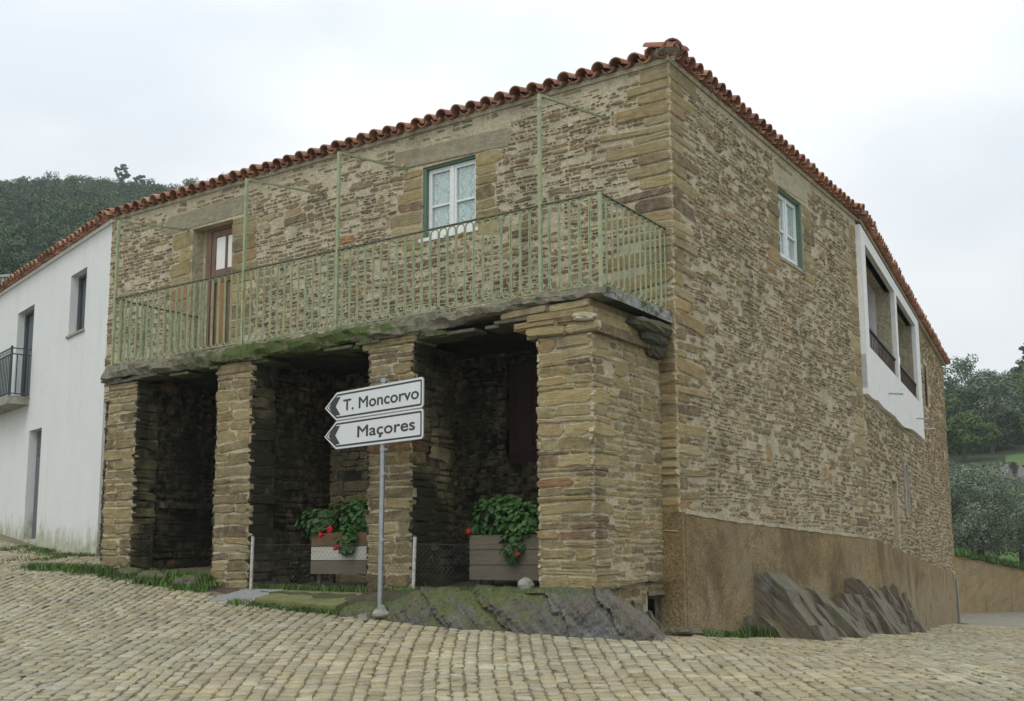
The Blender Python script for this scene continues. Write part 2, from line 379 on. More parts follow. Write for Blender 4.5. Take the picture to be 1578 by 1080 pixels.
def mat_joint():
    m, nt, b = newmat('joint_earth'); q = NB(nt); co = q.coord()
    c = q.mix(q.ramp(q.noise(35, 5, .7, co), [(.3, 0), (.7, 1)]), (.12, .105, .065), (.24, .215, .14))
    c = q.mix(q.ramp(q.noise(1.4, 5, .65, co), [(.5, 0), (.7, .8)]), c, (.06, .085, .022))
    # distant paving, too far off to model stone by stone
    br = q.N('ShaderNodeTexBrick'); br.inputs['Scale'].default_value = 1.; br.inputs['Brick Width'].default_value = .19
    br.inputs['Row Height'].default_value = .14; br.inputs['Mortar Size'].default_value = .012; br.inputs['Mortar Smooth'].default_value = .4
    br.inputs['Color1'].default_value = (.30, .28, .22, 1); br.inputs['Color2'].default_value = (.24, .23, .19, 1); br.inputs['Mortar'].default_value = (.12, .11, .07, 1)
    q.L(q.coord((1, 1, 1)), br.inputs['Vector'])
    far = q.attr('edge', 2)
    c = q.mix(far, c, q.mix(1., br.outputs[0], q.ramp(q.noise(2.5, 5, .7, co), [(.3, .6), (.7, 1.1)]), 'MULTIPLY'))
    q.L(c, b.inputs['Base Color']); b.inputs['Roughness'].default_value = .9
    q.bump(q.noise(40, 5, .7, co), .7, .02, b)
    return m
M_JOINT = mat_joint()
def mat_leaf(name, c0, c1, rough=.6, tr=.25):
    m, nt, b = newmat(name); q = NB(nt)
    t = q.attr('edge', 2)
    c = q.mix(t, c0, c1)
    c = q.mix(1., c, q.ramp(q.noise(1.3, 3, .5, q.coord()), [(.3, .65), (.7, 1.35)]), 'MULTIPLY')
    q.L(c, b.inputs['Base Color']); b.inputs['Roughness'].default_value = rough; b.inputs['Specular IOR Level'].default_value = .3
    return m
M_GRASS = mat_leaf('grass_blades', (.045, .085, .02), (.10, .18, .035))
M_GERAN = mat_leaf('geranium_leaves', (.022, .06, .015), (.055, .13, .03))
M_PETAL = mat_simple('red_petals', (.60, .02, .025), .6, .2, 60, 0)
M_PINE = mat_leaf('pine_foliage', (.022, .05, .016), (.07, .13, .04))
M_BROAD = mat_leaf('broad_foliage', (.032, .066, .016), (.085, .15, .04))
M_BRIGHT = mat_leaf('bright_foliage', (.05, .09, .02), (.11, .17, .045))
M_OLIVE = mat_leaf('olive_foliage', (.07, .10, .06), (.20, .245, .17))
M_BARK = mat_simple('bark', (.09, .075, .055), .9, .35, 14, .6)
M_HILL = mat_simple('hill_scrub', (.035, .055, .022), .95, .4, .6, .6, stain=(.25, (.09, .10, .04), .55, .5), bscale=1)
M_GRASSLAND = mat_simple('grass_turf', (.075, .13, .03), .95, .35, 3, .6, stain=(1.1, (.13, .12, .05), .58, .6), bscale=30)
M_EARTH = mat_simple('damp_earth', (.07, .062, .038), .95, .35, 8, .8, stain=(2.0, (.05, .075, .02), .5, .8), bscale=25)
def mat_retain():
    m, nt, b = newmat('red_earth_render'); q = NB(nt); co = q.coord()
    c = q.mix(q.ramp(q.noise(1.1, 6, .65, co, .4), [(.35, 0), (.65, 1)]), (.36, .24, .11), (.25, .20, .11))
    c = q.mix(q.ramp(q.noise(1., 5, .6, q.coord((1.6, 1.6, .3))), [(.56, 0), (.72, .8)]), c, (.10, .085, .055))
    c = q.mix(1., c, q.ramp(q.noise(14, 5, .7, co), [(.3, .7), (.7, 1.25)]), 'MULTIPLY')
    q.L(c, b.inputs['Base Color']); b.inputs['Roughness'].default_value = .92
    q.bump(q.noise(6, 6, .7, co), .8, .1, b)
    return m
M_RETAIN = mat_retain()
# ------------------------------------------------------------------ planes of the place (metres; eye at the origin, 1.55 up)
A3 = lambda x, y, z=0.: np.array([x, y, z], float)
aF = math.radians(34.163); aS = math.radians(26.7); aW = math.radians(-40.24)
C0 = A3(1.899, 12.2); LF = A3(-.82744, .56155); RT = A3(.56155, .82744); NF = -RT
NR = A3(math.cos(aF), -math.sin(aF))
B0 = C0 - RT * 1.596
RS = A3(math.sin(aS), math.cos(aS)); NS = A3(math.cos(aS), -math.sin(aS))
K0 = A3(6.090, 18.375)
W0 = A3(-7.0414, 18.2675); WH = A3(-.64599, .76335); NW = A3(-.76335, -.64599)
LEN_F = float(np.linalg.norm(W0 - C0)); LEN_R = 7.463; LEN_S = 16.6; LEN_W = 8.6
UP = A3(0, 0, 1)
class Pl:
    def __init__(s, o, x, n): s.o, s.x, s.n = o, x, n
    def P(s, u, z, w=0.): return s.o + s.x * u + s.n * w + UP * z
F = Pl(C0, LF, NF); O = Pl(B0, LF, NF); R = Pl(C0, RT, NR); S = Pl(K0, RS, NS); W = Pl(W0, WH, NW)
def pbox(buf, pl, u0, u1, z0, z1, w0, w1, mat=0, **kw):
    buf.box(pl.P(u0, z0, w0), pl.x * (u1 - u0), UP * (z1 - z0), pl.n * (w1 - w0), mat, **kw)
# ground: thin-plate surface through surveyed spot heights
CP = [(-3.73, 8, .51), (0, 7.8, .53), (3.62, 7.8, .51), (-5.89, 12.5, .87), (-8.53, 18, 1.43), (-5.66, 15, 1.29), (-3.7, 13.9, 1.08), (-2.84, 13.2, .97),
      (-1.66, 12.1, .88), (-1.01, 11.3, .82), (1.36, 10.4, .72), (1.95, 11.9, .66), (2.9, 12.9, .55), (8.4, 21.9, -.02), (15.2, 36, -.84), (6.54, 14, .33),
      (11.71, 25, -.19), (25.83, 55, -1.38), (18.9, 46, -1.0), (0, 1, .05), (-6, 1, .0), (6, 1, .0), (-10.8, 22.9, 2.06), (-7.1, 18.2, 1.58), (12, 10, .3),
      (30, 30, -.9), (45, 75, -2.2), (-14, 14, 1.5), (-16, 27, 2.6), (18, 20, -.2)]
CPA = np.array(CP)
def _phi(r): return r * r * np.log(r + 1e-9)
_K = _phi(np.linalg.norm(CPA[:, None, :2] - CPA[None, :, :2], axis=2)) + np.eye(len(CPA)) * .6
_Pm = np.c_[np.ones(len(CPA)), CPA[:, :2]]
_A = np.block([[_K, _Pm], [_Pm.T, np.zeros((3, 3))]])
_w = np.linalg.solve(_A, np.r_[CPA[:, 2], 0, 0, 0])
def gz(X, Y):
    X = np.asarray(X, float); Y = np.asarray(Y, float); sh = X.shape
    Q = np.stack([X.ravel(), Y.ravel()], 1)
    K = _phi(np.linalg.norm(Q[:, None] - CPA[None, :, :2], axis=2))
    z = K @ _w[:-3] + np.c_[np.ones(len(Q)), Q] @ _w[-3:]
    return z.reshape(sh)
def g1(x, y): return float(gz(np.array([x]), np.array([y]))[0])
def wob(x, y, s=1., seed=0.):
    return (np.sin(x * 1.7 * s + 1.3 + seed) * np.cos(y * 1.3 * s + .7 + seed * 2) + .5 * np.sin(x * 3.9 * s + y * 3.1 * s + seed) + .25 * np.sin(x * 8.3 * s - y * 7.1 * s + seed * 3)) / 1.75
# ------------------------------------------------------------------ stone laying
PAL = np.array([(.255, .225, .125), (.225, .20, .115), (.29, .26, .155), (.215, .19, .115), (.185, .165, .10), (.24, .22, .14), (.30, .275, .18), (.155, .135, .09),
                (.27, .235, .13), (.25, .20, .115)])
PAL_RUB = np.array([(.225, .195, .13), (.26, .23, .16), (.165, .145, .10), (.13, .115, .085), (.10, .088, .07), (.20, .17, .115), (.28, .25, .18), (.15, .125, .085), (.24, .18, .10), (.17, .16, .135)])
PAL_RUB = PAL_RUB * .72 + PAL_RUB.mean(0) * .34
RUST = np.array([(.27, .155, .08), (.19, .12, .075), (.29, .21, .10), (.17, .125, .085), (.16, .115, .085)])
WARM = np.array([1.14, 1.04, .885])
def pick(pal, n, rust=.04):
    c = WARM * pal[RNG.integers(0, len(pal), n)] * RNG.uniform(.82, 1.18, (n, 1))
    k = RNG.random(n) < rust
    c[k] = RUST[RNG.integers(0, len(RUST), k.sum())] * RNG.uniform(.8, 1.1, (k.sum(), 1))
    return c
def free(u0, u1, v0, v1, ex):
    """cut [u0,u1] by the exclusion rectangles that meet the row"""
    iv = [(u0, u1)]
    for a, b, c, d in ex:
        if d <= v0 + .25 * (v1 - v0) or c >= v1 - .25 * (v1 - v0): continue
        nx = []
        for p, q in iv:
            if b <= p or a >= q: nx.append((p, q)); continue
            if a > p: nx.append((p, a))
            if b < q: nx.append((b, q))
        iv = nx
    return [(p, q) for p, q in iv if q - p > .03]
def rubble(u0, u1, v0, v1, h=(.035, .1), asp=(1.6, 4.5), ex=(), drop=.0, patch=(.5, 1.4)):
    out = []; v = v0
    while v < v1 - .02:
        H = random.uniform(.18, .36); H = min(H, v1 - v); u = u0
        if v1 - v - H < .06: H = v1 - v
        while u < u1 - .02:
            Wd = min(random.uniform(*patch), u1 - u)
            if u1 - u - Wd < .12: Wd = u1 - u
            y = v
            k = random.random(); hs = (h[0], h[1]) if k < .84 else (h[1], h[1] * 1.55)
            while y < v + H - .005:
                hh = min(random.uniform(*hs), v + H - y)
                if v + H - y - hh < h[0] * .8: hh = v + H - y
                for p, q in free(u, u + Wd, y, y + hh, ex):
                    x = p
                    while x < q - .005:
                        L = min(hh * random.uniform(*asp), q - x)
                        if q - x - L < hh * .8: L = q - x
                        if random.random() >= drop: out.append((x, x + L, y, y + hh))
                        x += L
                y += hh
            u += Wd
        v += H
    return out
def lay(buf, pl, rects, tint, gap=(.004, .010), proud=(.010, .03), base=-.02, mat=1, rough=.1, wave=.012, inset=.5, outer=None, edge=1.):
    """irregular dressed stones as raised pillows on a wall plane"""
    r = np.array(rects, float); n = len(r)
    if n == 0: return
    U = r[:, :2].mean(1); Vc = r[:, 2:].mean(1)
    g = RNG.uniform(*gap, (n, 1))
    hw = np.maximum((r[:, 1] - r[:, 0])[:, None] / 2 - g, .006); hh = np.maximum((r[:, 3] - r[:, 2])[:, None] / 2 - g, .005)
    m = np.minimum(hw, hh)
    cx = RNG.uniform(.15, .8, (n, 4)) * m; cz = RNG.uniform(.1, .65, (n, 4)) * m
    px = []; pz = []
    for k, (sx, sz) in enumerate(((1, -1), (1, 1), (-1, 1), (-1, -1))):
        a = (sx * hw[:, 0], sz * (hh[:, 0] - cz[:, k])); b = (sx * (hw[:, 0] - cx[:, k]), sz * hh[:, 0])
        mid = {0: (hw[:, 0], 0 * hh[:, 0]), 1: (0 * hw[:, 0], hh[:, 0]), 2: (-hw[:, 0], 0 * hh[:, 0]), 3: (0 * hw[:, 0], -hh[:, 0])}[k]
        seq = (b, a, mid) if k in (0, 2) else (a, b, mid)
        for q in seq: px.append(q[0]); pz.append(q[1])
    px = np.stack(px, 1); pz = np.stack(pz, 1)
    px = px + RNG.normal(0, 1, px.shape) * m * rough * 1.3; pz = pz + RNG.normal(0, 1, pz.shape) * m * rough
    tilt = RNG.normal(0, .035, (n, 1)); pz = pz + px * tilt
    Pn = px.shape[1]
    d = RNG.uniform(*proud, (n, 1))
    ins = np.minimum(.013, m * inset * .8)
    sx_ = 1 - ins / hw; sz_ = 1 - ins / hh
    r0 = np.stack([U[:, None] + px, Vc[:, None] + pz, np.full_like(px, base)], 2)
    r1 = np.stack([U[:, None] + px, Vc[:, None] + pz, d * .45 + 0 * px], 2)
    tl = RNG.normal(0, .12, (n, 1)) * d / np.maximum(m, .03)
    dz = d + pz * tl + RNG.normal(0, .0025, px.shape)
    r2 = np.stack([U[:, None] + px * sx_, Vc[:, None] + pz * sz_, np.maximum(dz, .004)], 2)
    cc = np.stack([U[:, None], Vc[:, None], d + RNG.normal(0, .002, (n, 1))], 2)
    A = np.concatenate([r0, r1, r2, cc], 1)
    wv = wob(A[..., 0], A[..., 1], 1.1) * wave
    A[..., 1] += wv
    X = pl.o + A[..., 0:1] * pl.x + A[..., 2:3] * pl.n + A[..., 1:2] * UP
    K = 3 * Pn + 1
    i = np.arange(Pn); j = (i + 1) % Pn
    q = np.concatenate([np.stack([i, j, j + Pn, i + Pn], 1), np.stack([i + Pn, j + Pn, j + 2 * Pn, i + 2 * Pn], 1)])
    t = np.stack([i + 2 * Pn, j + 2 * Pn, np.full(Pn, 3 * Pn)], 1)
    hand = np.dot(np.cross(pl.x, UP), pl.n)
    if hand < 0: q = q[:, ::-1]; t = t[:, ::-1]
    off = (np.arange(n) * K)[:, None, None]
    T = np.repeat(tint, K, 0)
    E = np.tile(np.concatenate([np.full(Pn, edge), np.full(Pn, .9 * edge), np.full(Pn, .32 * edge), [0.]]), n)
    buf.add(X.reshape(-1, 3), [(q[None] + off).reshape(-1, 4), (t[None] + off).reshape(-1, 3)], mat, tint=T, edge=E)
def sheet(buf, pl, u0, u1, z0, z1, holes=(), w=0., mat=0, rev=0.3, step=None, rmat=None):
    """wall face with rectangular openings and their reveals"""
    us = sorted({u0, u1, *[h[0] for h in holes], *[h[1] for h in holes]}); zs = sorted({z0, z1, *[h[2] for h in holes], *[h[3] for h in holes]})
    us = [x for x in us if u0 <= x <= u1]; zs = [x for x in zs if z0 <= x <= z1]
    hand = np.dot(np.cross(pl.x, UP), pl.n) > 0
    for a, b in zip(us[:-1], us[1:]):
        for c, d in zip(zs[:-1], zs[1:]):
            m = ((a + b) / 2, (c + d) / 2)
            if any(h[0] < m[0] < h[1] and h[2] < m[1] < h[3] for h in holes): continue
            V = [pl.P(a, c, w), pl.P(b, c, w), pl.P(b, d, w), pl.P(a, d, w)]
            buf.add(V, np.array([[0, 1, 2, 3] if hand else [3, 2, 1, 0]]), mat, tint=MORTAR)
    for a, b, c, d in holes:
        for p, q in (((a, c), (a, d)), ((b, d), (b, c)), ((a, d), (b, d)), ((b, c), (a, c))):
            V = [pl.P(p[0], p[1], w), pl.P(q[0], q[1], w), pl.P(q[0], q[1], w - rev), pl.P(p[0], p[1], w - rev)]
            buf.add(V, np.array([[0, 1, 2, 3]]), rmat if rmat is not None else mat, tint=MORTAR)
def courses(z0, z1, h=(.07, .17)):
    out = []; z = z0
    while z < z1 - .01:
        hh = min(random.uniform(*h), z1 - z)
        if z1 - z - hh < h[0] * .8: hh = z1 - z
        out.append((z, z + hh)); z += hh
    return out
# ================================================================== THE STONE HOUSE
house = root('stone_house', tuple(C0 + UP * .7), 'large brown schist stone house on the street corner with balcony, arcade and tiled roof', 'house')
WIN_F = (2.87, 3.78, 5.88, 6.9); DOOR_F = (7.66, 8.62, 4.35, 6.88); WIN_R = (3.63, 4.66, 5.86, 6.94)
CORN = courses(2.05, 7.42, (.09, .2))            # quoin courses at the corner, shared by both faces
QF = [(-.012, random.uniform(.28, .5) if i % 2 else random.uniform(.55, 1.05), a, b) for i, (a, b) in enumerate(CORN)]
QR = [(-.012, random.uniform(.5, .85) if i % 2 else random.uniform(.22, .42), a, b) for i, (a, b) in enumerate(CORN)]
CTINT = pick(PAL * 1.05, len(CORN), .12)
def jambs(u0, u1, z0, z1, side_w=(.32, .6)):
    out = []
    for sgn in (0, 1):
        for i, (a, b) in enumerate(courses(z0, z1, (.13, .24))):
            w_ = random.uniform(*side_w)
            out.append((u0 - w_, u0, a, b) if sgn == 0 else (u1, u1 + w_, a, b))
    return out
# ---- front wall, upper storey
b = Buf()
sheet(b, F, 0, LEN_F, 4.2, 7.5, [WIN_F, DOOR_F], 0, 0, .28)
jf = jambs(2.87, 3.78, 5.75, 6.9) + jambs(7.66, 8.62, 4.4, 6.88, (.3, .62))
lin = [(2.3, 4.3, 6.92, 7.2), (7.35, 9.35, 6.9, 7.22)]
zone = [WIN_F, DOOR_F] + QF + jf + lin
lay(b, F, QF, CTINT, (.004, .009), (.012, .03), -.03, rough=.05)
lay(b, F, jf, pick(PAL, len(jf), .05), (.004, .01), (.008, .018), rough=.05, edge=.8)
lay(b, F, lin, np.array([(.27, .25, .18), (.26, .245, .175)]), (.004, .006), (.010, .012), rough=.03, edge=.7)
rb = rubble(0, LEN_F, 4.2, 7.22, (.03, .088), (1.1, 3.6), zone, .2)
k = pick(PAL_RUB, len(rb), .035)
lay(b, F, rb, k, (.006, .017), (.002, .024), rough=.3, wave=.02)
rb = rubble(0, LEN_F, 7.22, 7.42, (.04, .08), (1.5, 4), QF, .55)
lay(b, F, rb, pick(PAL_RUB, len(rb)), (.01, .02), (.004, .015), rough=.2)
lay(b, F, [(5.03, 5.3, 6.04, 6.16)], np.array([(.34, .16, .06)]), (.004, .006), (.02, .025))
front_wall = b.build('front_wall', [M_MORTAR, M_STONE], house)
# ---- front wall, back of the arcade
b = Buf()
BACKDOOR = (1.45, 2.42, 2.7, 4.0)
sheet(b, F, .1, LEN_F, .3, 4.2, [BACKDOOR], -.05, 0, .15)
rb = rubble(.1, LEN_F, .6, 4.2, (.05, .12), (1.5, 4), [BACKDOOR], .1)
lay(b, Pl(F.P(0, 0, -.05), F.x, F.n), rb, pick(PAL_RUB * .10, len(rb), .02), (.006, .014), (.006, .025), rough=.18)  # tints cut to near black: arcade shade painted in
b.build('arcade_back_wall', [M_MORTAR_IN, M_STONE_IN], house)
# the paler patch of back wall behind the middle pillar
b = Buf(); pbox(b, F, 4.55, 5.5, .9, 3.6, -.04, .03)
rb = rubble(4.57, 5.48, .9, 3.58, (.06, .13), (1.5, 4), [], .08)
lay(b, Pl(F.P(0, 0, .03), F.x, F.n), rb, pick(PAL * .75, len(rb)), (.006, .014), (.006, .02), rough=.15)
b.build('pale_wall_patch', [M_MORTAR_IN, M_STONE], house)
# ---- right wall up to the bend
b = Buf()
sheet(b, R, 0, LEN_R, -.2, 7.48, [WIN_R], 0, 0, .28)
ENDC = courses(2.0, 7.3, (.12, .24))
QE = [(LEN_R - (random.uniform(.28, .45) if i % 2 else random.uniform(.5, .75)), LEN_R - .01, a, c) for i, (a, c) in enumerate(ENDC)]
jr = jambs(3.63, 4.66, 5.7, 6.94, (.3, .55)); lr = [(3.42, 4.95, 6.96, 7.27)]
lay(b, R, QR, CTINT * RNG.uniform(.92, 1.08, (len(CTINT), 1)), (.004, .009), (.012, .03), -.03, rough=.05)
lay(b, R, jr + QE, pick(PAL, len(jr) + len(QE), .06), (.004, .011), (.006, .018), rough=.07, edge=.85)
lay(b, R, lr, np.array([(.42, .39, .28)]), (.003, .004), (.012, .013), rough=.03, edge=.8)
rb = rubble(0, LEN_R, 1.7, 7.32, (.03, .088), (1.0, 3.4), QR + QE + jr + lr + [WIN_R], .2)
big = [(2.75, 2.95, 2.8, 3.05), (5.1, 5.3, 2.72, 2.92), (5.32, 5.55, 2.62, 2.8), (5.0, 5.14, 2.6, 2.7)]
rb = [q for q in rb if not any(q[1] > g[0] and q[0] < g[1] and q[3] > g[2] and q[2] < g[3] for g in big)]
lay(b, R, rb, pick(PAL_RUB * 1.12, len(rb), .03), (.006, .017), (.002, .028), rough=.32, wave=.025)
lay(b, R, big, np.array([(.33, .22, .09)] * 4), (.004, .006), (.012, .02), rough=.15)
b.build('side_wall', [M_MORTAR, M_STONE], house)
# return of the main wall beside the arcade, from the corner inwards, runs down to the rock
b = Buf()
pbox(b, F, 0.001, .42, -.2, 4.2, -.6, -.001, tint=MORTAR)
CORN2 = courses(.6, 4.15, (.07, .15))
lay(b, F, [(-.015, .24, a, c) for a, c in CORN2], pick(PAL, len(CORN2), .05), (.003, .01), (.01, .05), -.03, rough=.07)
pbox(b, F, -.05, .235, -.3, 2.02, -.02, .05, 2)
b.build('corner_quoins', [M_MORTAR, M_STONE, M_RENDER], house)
# ---- right wall beyond the bend
NICHE = (3.0, 3.95, -.2, 3.05)
NICHE = (3.15, 3.95, .2, 3.0); VENT = (5.35, 5.65, 2.5, 3.45); SLIT = (10.75, 11.55, 5.4, 6.55)
FRAME = (.0, 9.1, 4.3, 7.3)
b = Buf()
O1 = (.5, 4.45, 5.2, 7.1); O2 = (4.78, 8.3, 5.2, 7.1)
sheet(b, S, 0, LEN_S, -2.2, 7.5, [NICHE, VENT, SLIT, O1, O2], 0, 0, .3)
QS = []
for i, (a, c) in enumerate(courses(0, 7.3, (.14, .28))):
    QS.append((LEN_S - random.uniform(.3, .7), LEN_S + .01, a, c))
ex = [FRAME, (3.05, 4.05, .2, 3.1), (5.2, 5.8, 2.4, 3.5), (10.65, 11.65, 5.3, 6.65)] + QS
rb = rubble(0, LEN_S, .7, 7.35, (.06, .14), (1.3, 3.4), ex, .12)
r_ = np.array(rb); far = np.clip((r_[:, 0] - 5) / 8, 0, 1)[:, None]
lay(b, S, rb, pick(PAL_RUB * 1.1, len(rb), .05) * (1 - far) + far * pick(np.array([(.28, .21, .125), (.24, .18, .11), (.32, .25, .16), (.2, .15, .1)]), len(rb), .1),
    (.012, .03), (.004, .04), rough=.32, wave=.03)
lay(b, S, QS, pick(PAL, len(QS), .05), (.005, .012), (.01, .03), -.03, rough=.07)
for z in courses(.3, 3.0, (.12, .22)):          # rough jamb stones of the walled doorway
    b.box(S.P(3.15, z[0] + .01, -.28), RS * random.uniform(.05, .16), UP * (z[1] - z[0] - .02), NS * .27, 1, tint=pick(PAL, 1)[0])
pbox(b, S, 3.1, 4.0, .2, 3.05, -.34, -.3, tint=(.1, .09, .06)); pbox(b, S, 5.3, 5.7, 2.45, 3.5, -.34, -.3)
b.build('far_side_wall', [M_MORTAR, M_STONE], house)
# end wall and hidden back walls, so the house is closed
b = Buf()
E0 = S.P(LEN_S, 0); E1 = E0 - NS * 8.5
b.box(E0 - UP * 2.2 - NS * .0 - RS * .35, RS * .34, -NS * 8.5, UP * 9.6)
b.build('rear_wall', [M_MORTAR], house)
# plaster skirting
def prism(buf, pl, top, bot, w0, w1, mat=0, **kw):
    """vertical panel between two polylines of (u,z) with equal u's"""
    n = len(top); V = []
    for w_ in (w0, w1):
        for (u, z) in top: V.append(pl.P(u, z, w_))
        for (u, z) in bot: V.append(pl.P(u, z, w_))
    q = []; o = 2 * n
    for i in range(n - 1):
        q += [(i, i + 1, n + i + 1, n + i), (o + i + 1, o + i, o + n + i, o + n + i + 1), (i, o + i, o + i + 1, i + 1), (n + i + 1, o + n + i + 1, o + n + i, n + i)]
    q += [(0, n, o + n, o), (n - 1, o + n - 1, o + 2 * n - 1, 2 * n - 1)]
    buf.add(V, np.array(q), mat, **kw)
b = Buf()
us = np.linspace(.03, LEN_R + .03, 24)
prism(b, R, [(u, np.interp(u, [0, 1.3, 7.46], [2.03, 1.97, 1.81]) + .025 * math.sin(u * 3.3) * random.random()) for u in us], [(u, -.6) for u in us], -.05, .055)
us = np.linspace(0.0, LEN_S - .15, 30)
prism(b, S, [(u, np.interp(u, [0, 5.26, 16.4], [1.80, 1.50, .88]) + .02 * math.sin(u * 2.3)) for u in us], [(u, -2.2) for u in us], -.05, .06)
us = np.linspace(.03, LEN_R + .03, 40); zt = [np.interp(u, [0, 1.3, 7.46], [2.03, 1.97, 1.81]) for u in us]
prism(b, R, [(u, z + .03 + .012 * wob(u * 5, 0)) for u, z in zip(us, zt)], [(u, z - .02 + .012 * wob(u * 7, 2)) for u, z in zip(us, zt)], -.04, .064, 1, tint=MORTAR)
b.build('plaster_skirting', [M_RENDER, M_MORTAR], house)
b = Buf(); b.tube([S.P(15.95, .80, .1), S.P(15.97, .2, .105), S.P(16.05, -.95, .11)], .035, 8); b.build('drain_pipe', [M_GALV], house, True)
# ---- arcade pillars and cross walls
def pillar(u0, u1, depth, z0, z1, dark, wmat, cave=False):
    b = Buf()
    if cave:
        b.box(O.P(u0 + .1, z0, -1.5), LF * .5, UP * .5, RT * .02, 2); b.box(O.P(u0 + .25, z0, -1.16), LF * .05, UP * .53, RT * .4, 2)  # near-black boxes paint the shade inside the hollow
        b.box(O.P(u0 - .02, 1.10, -1.14), LF * .2, UP * .05, RT * .43, 1, tint=(.22, .19, .12))
    if cave: b.box(O.P(u0 + .004, z0, -.004), LF * (u1 - u0 - .008), UP * (1.13 - z0), RT * 1.15, 0, tint=MORTAR); zc = 1.13
    else: zc = z0
    b.box(O.P(u0 + .004, zc, -.004), LF * (u1 - u0 - .008), UP * (z1 - zc), RT * (depth - .03), 3 if wmat else 0, tint=MORTAR)
    if wmat: b.box(O.P(u0 + .006, z0, -.003), LF * (u1 - u0 - .012), UP * (z1 - z0), NF * .0045, 0, tint=MORTAR)
    cs = courses(z0, z1, (.05, .16))
    tn = pick(PAL, len(cs), .10)
    fr, tf, sr, tr, sl, tl = [], [], [], [], [], []
    for i, (a, c) in enumerate(cs):
        w_ = u1 - u0; p = random.uniform(.3, .7) * w_ if random.random() < .75 else w_
        lo = u0 - random.uniform(-.01, .025); hi = u1 + random.uniform(-.015, .03)
        if p >= w_: fr.append((lo, hi, a, c)); tf.append(tn[i])
        else:
            fr += [(lo, u0 + p, a, c), (u0 + p, hi, a, c)]; tf += [tn[i], pick(PAL, 1, .1)[0]]
        q = random.uniform(.2, .55)
        sr.append((-.015, min(q, depth), a, c)); tr.append(tn[i] * .97)
        sl.append((-.015, min(q, depth), a, c)); tl.append(tf[-1] * .97)
    lay(b, O, fr, np.array(tf) * (.8 if wmat else 1), (.003, .010), (.004, .026), -.05, rough=.17, wave=.006, edge=.95)
    Rp = Pl(O.P(u0, 0), RT, NR); Lp = Pl(O.P(u1, 0), RT, -NR)
    for P_, s_, t_ in ((Rp, sr, tr), (Lp, sl, tl)):
        lay(b, P_, s_, np.array(t_) * (.55 if wmat else 1), (.003, .010), (.004, .024), -.03, rough=.17, wave=.006, edge=.95, mat=1 + (wmat > 0))  # side tints cut further to paint their shade
        if depth > .6:
            rr = rubble(0, depth, z0, z1, (.05, .12), (1.4, 4.2), s_ + ([(1.12, 1.6, z0, 1.13)] if cave else []), .05, (.6, 1.2))
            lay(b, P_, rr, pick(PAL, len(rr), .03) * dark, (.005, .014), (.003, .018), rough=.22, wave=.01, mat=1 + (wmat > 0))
    return b
soot_shade = [M_MORTAR_IN, M_STONE_IN]; clean = [M_MORTAR, M_STONE]; side_alg_shade = [M_MORTAR, M_STONE, M_STONE_ALG_SHADE, M_MORTAR_IN]
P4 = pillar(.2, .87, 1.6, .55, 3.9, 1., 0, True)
# corbel stones under the balcony corner
for (u0, u1, z0, z1, w_) in ((.12, 1.0, 3.86, 3.97, .02), (.14, 1.16, 3.97, 4.06, .03), (.16, .98, 4.05, 4.13, .05), (.2, 1.33, 4.12, 4.22, .03)):
    P4.box(O.P(u0, z0, w_) + UP * .004, LF * (u1 - u0), UP * (z1 - z0 - .008), RT * 1.2, 1, tint=pick(PAL, 1)[0], edge=.35)
lay(P4, O, [(.1, .5, 3.87, 3.98), (.5, 1.0, 3.87, 3.98), (.14, .62, 3.98, 4.07), (.62, 1.17, 3.98, 4.07), (.2, .7, 4.12, 4.22), (.72, 1.34, 4.12, 4.22)], pick(PAL, 6), (.002, .006), (.04, .06), -.03, rough=.06, wave=0)
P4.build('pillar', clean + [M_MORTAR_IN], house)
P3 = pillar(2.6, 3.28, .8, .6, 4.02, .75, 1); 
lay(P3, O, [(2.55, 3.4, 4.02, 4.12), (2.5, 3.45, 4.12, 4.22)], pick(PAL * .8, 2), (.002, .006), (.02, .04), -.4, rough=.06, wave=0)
P3.build('pillar', side_alg_shade, house)
P2 = pillar(5.32, 6.0, .45, .6, 4.1, .4, 1); P2.build('pillar', side_alg_shade, house)
P1 = pillar(7.72, 8.38, .4, .7, 4.05, .45, 1); P1.build('pillar', side_alg_shade, house)
for u0, u1, d0 in ((5.40, 5.92, .44), (7.8, 8.32, .39)):           # rough cross walls behind the two left pillars
    b = Buf()
    b.box(O.P(u0, .6, -d0), LF * (u1 - u0), UP * 3.6, RT * (1.6 - d0), 0, tint=(.02, .02, .015))
    for P_ in (Pl(O.P(u0, 0), RT, NR), Pl(O.P(u1, 0), RT, -NR)):
        rr = rubble(d0, 1.6, .6, 4.15, (.05, .13), (1.6, 4.5), [], .06, (.5, .9))
        lay(b, P_, rr, pick(PAL_RUB * .11, len(rr), .02), (.004, .012), (.006, .03), rough=.15)  # cross wall tints darkened to carry the arcade's shade
    b.build('cross_wall', soot_shade, house)
b = Buf(); b.box(O.P(7.78, 2.25, -.5), -LF * .09, RT * 1.0, UP * .09, 1, tint=(.05, .05, .04)); b.build('niche_shelf', soot_shade, house)
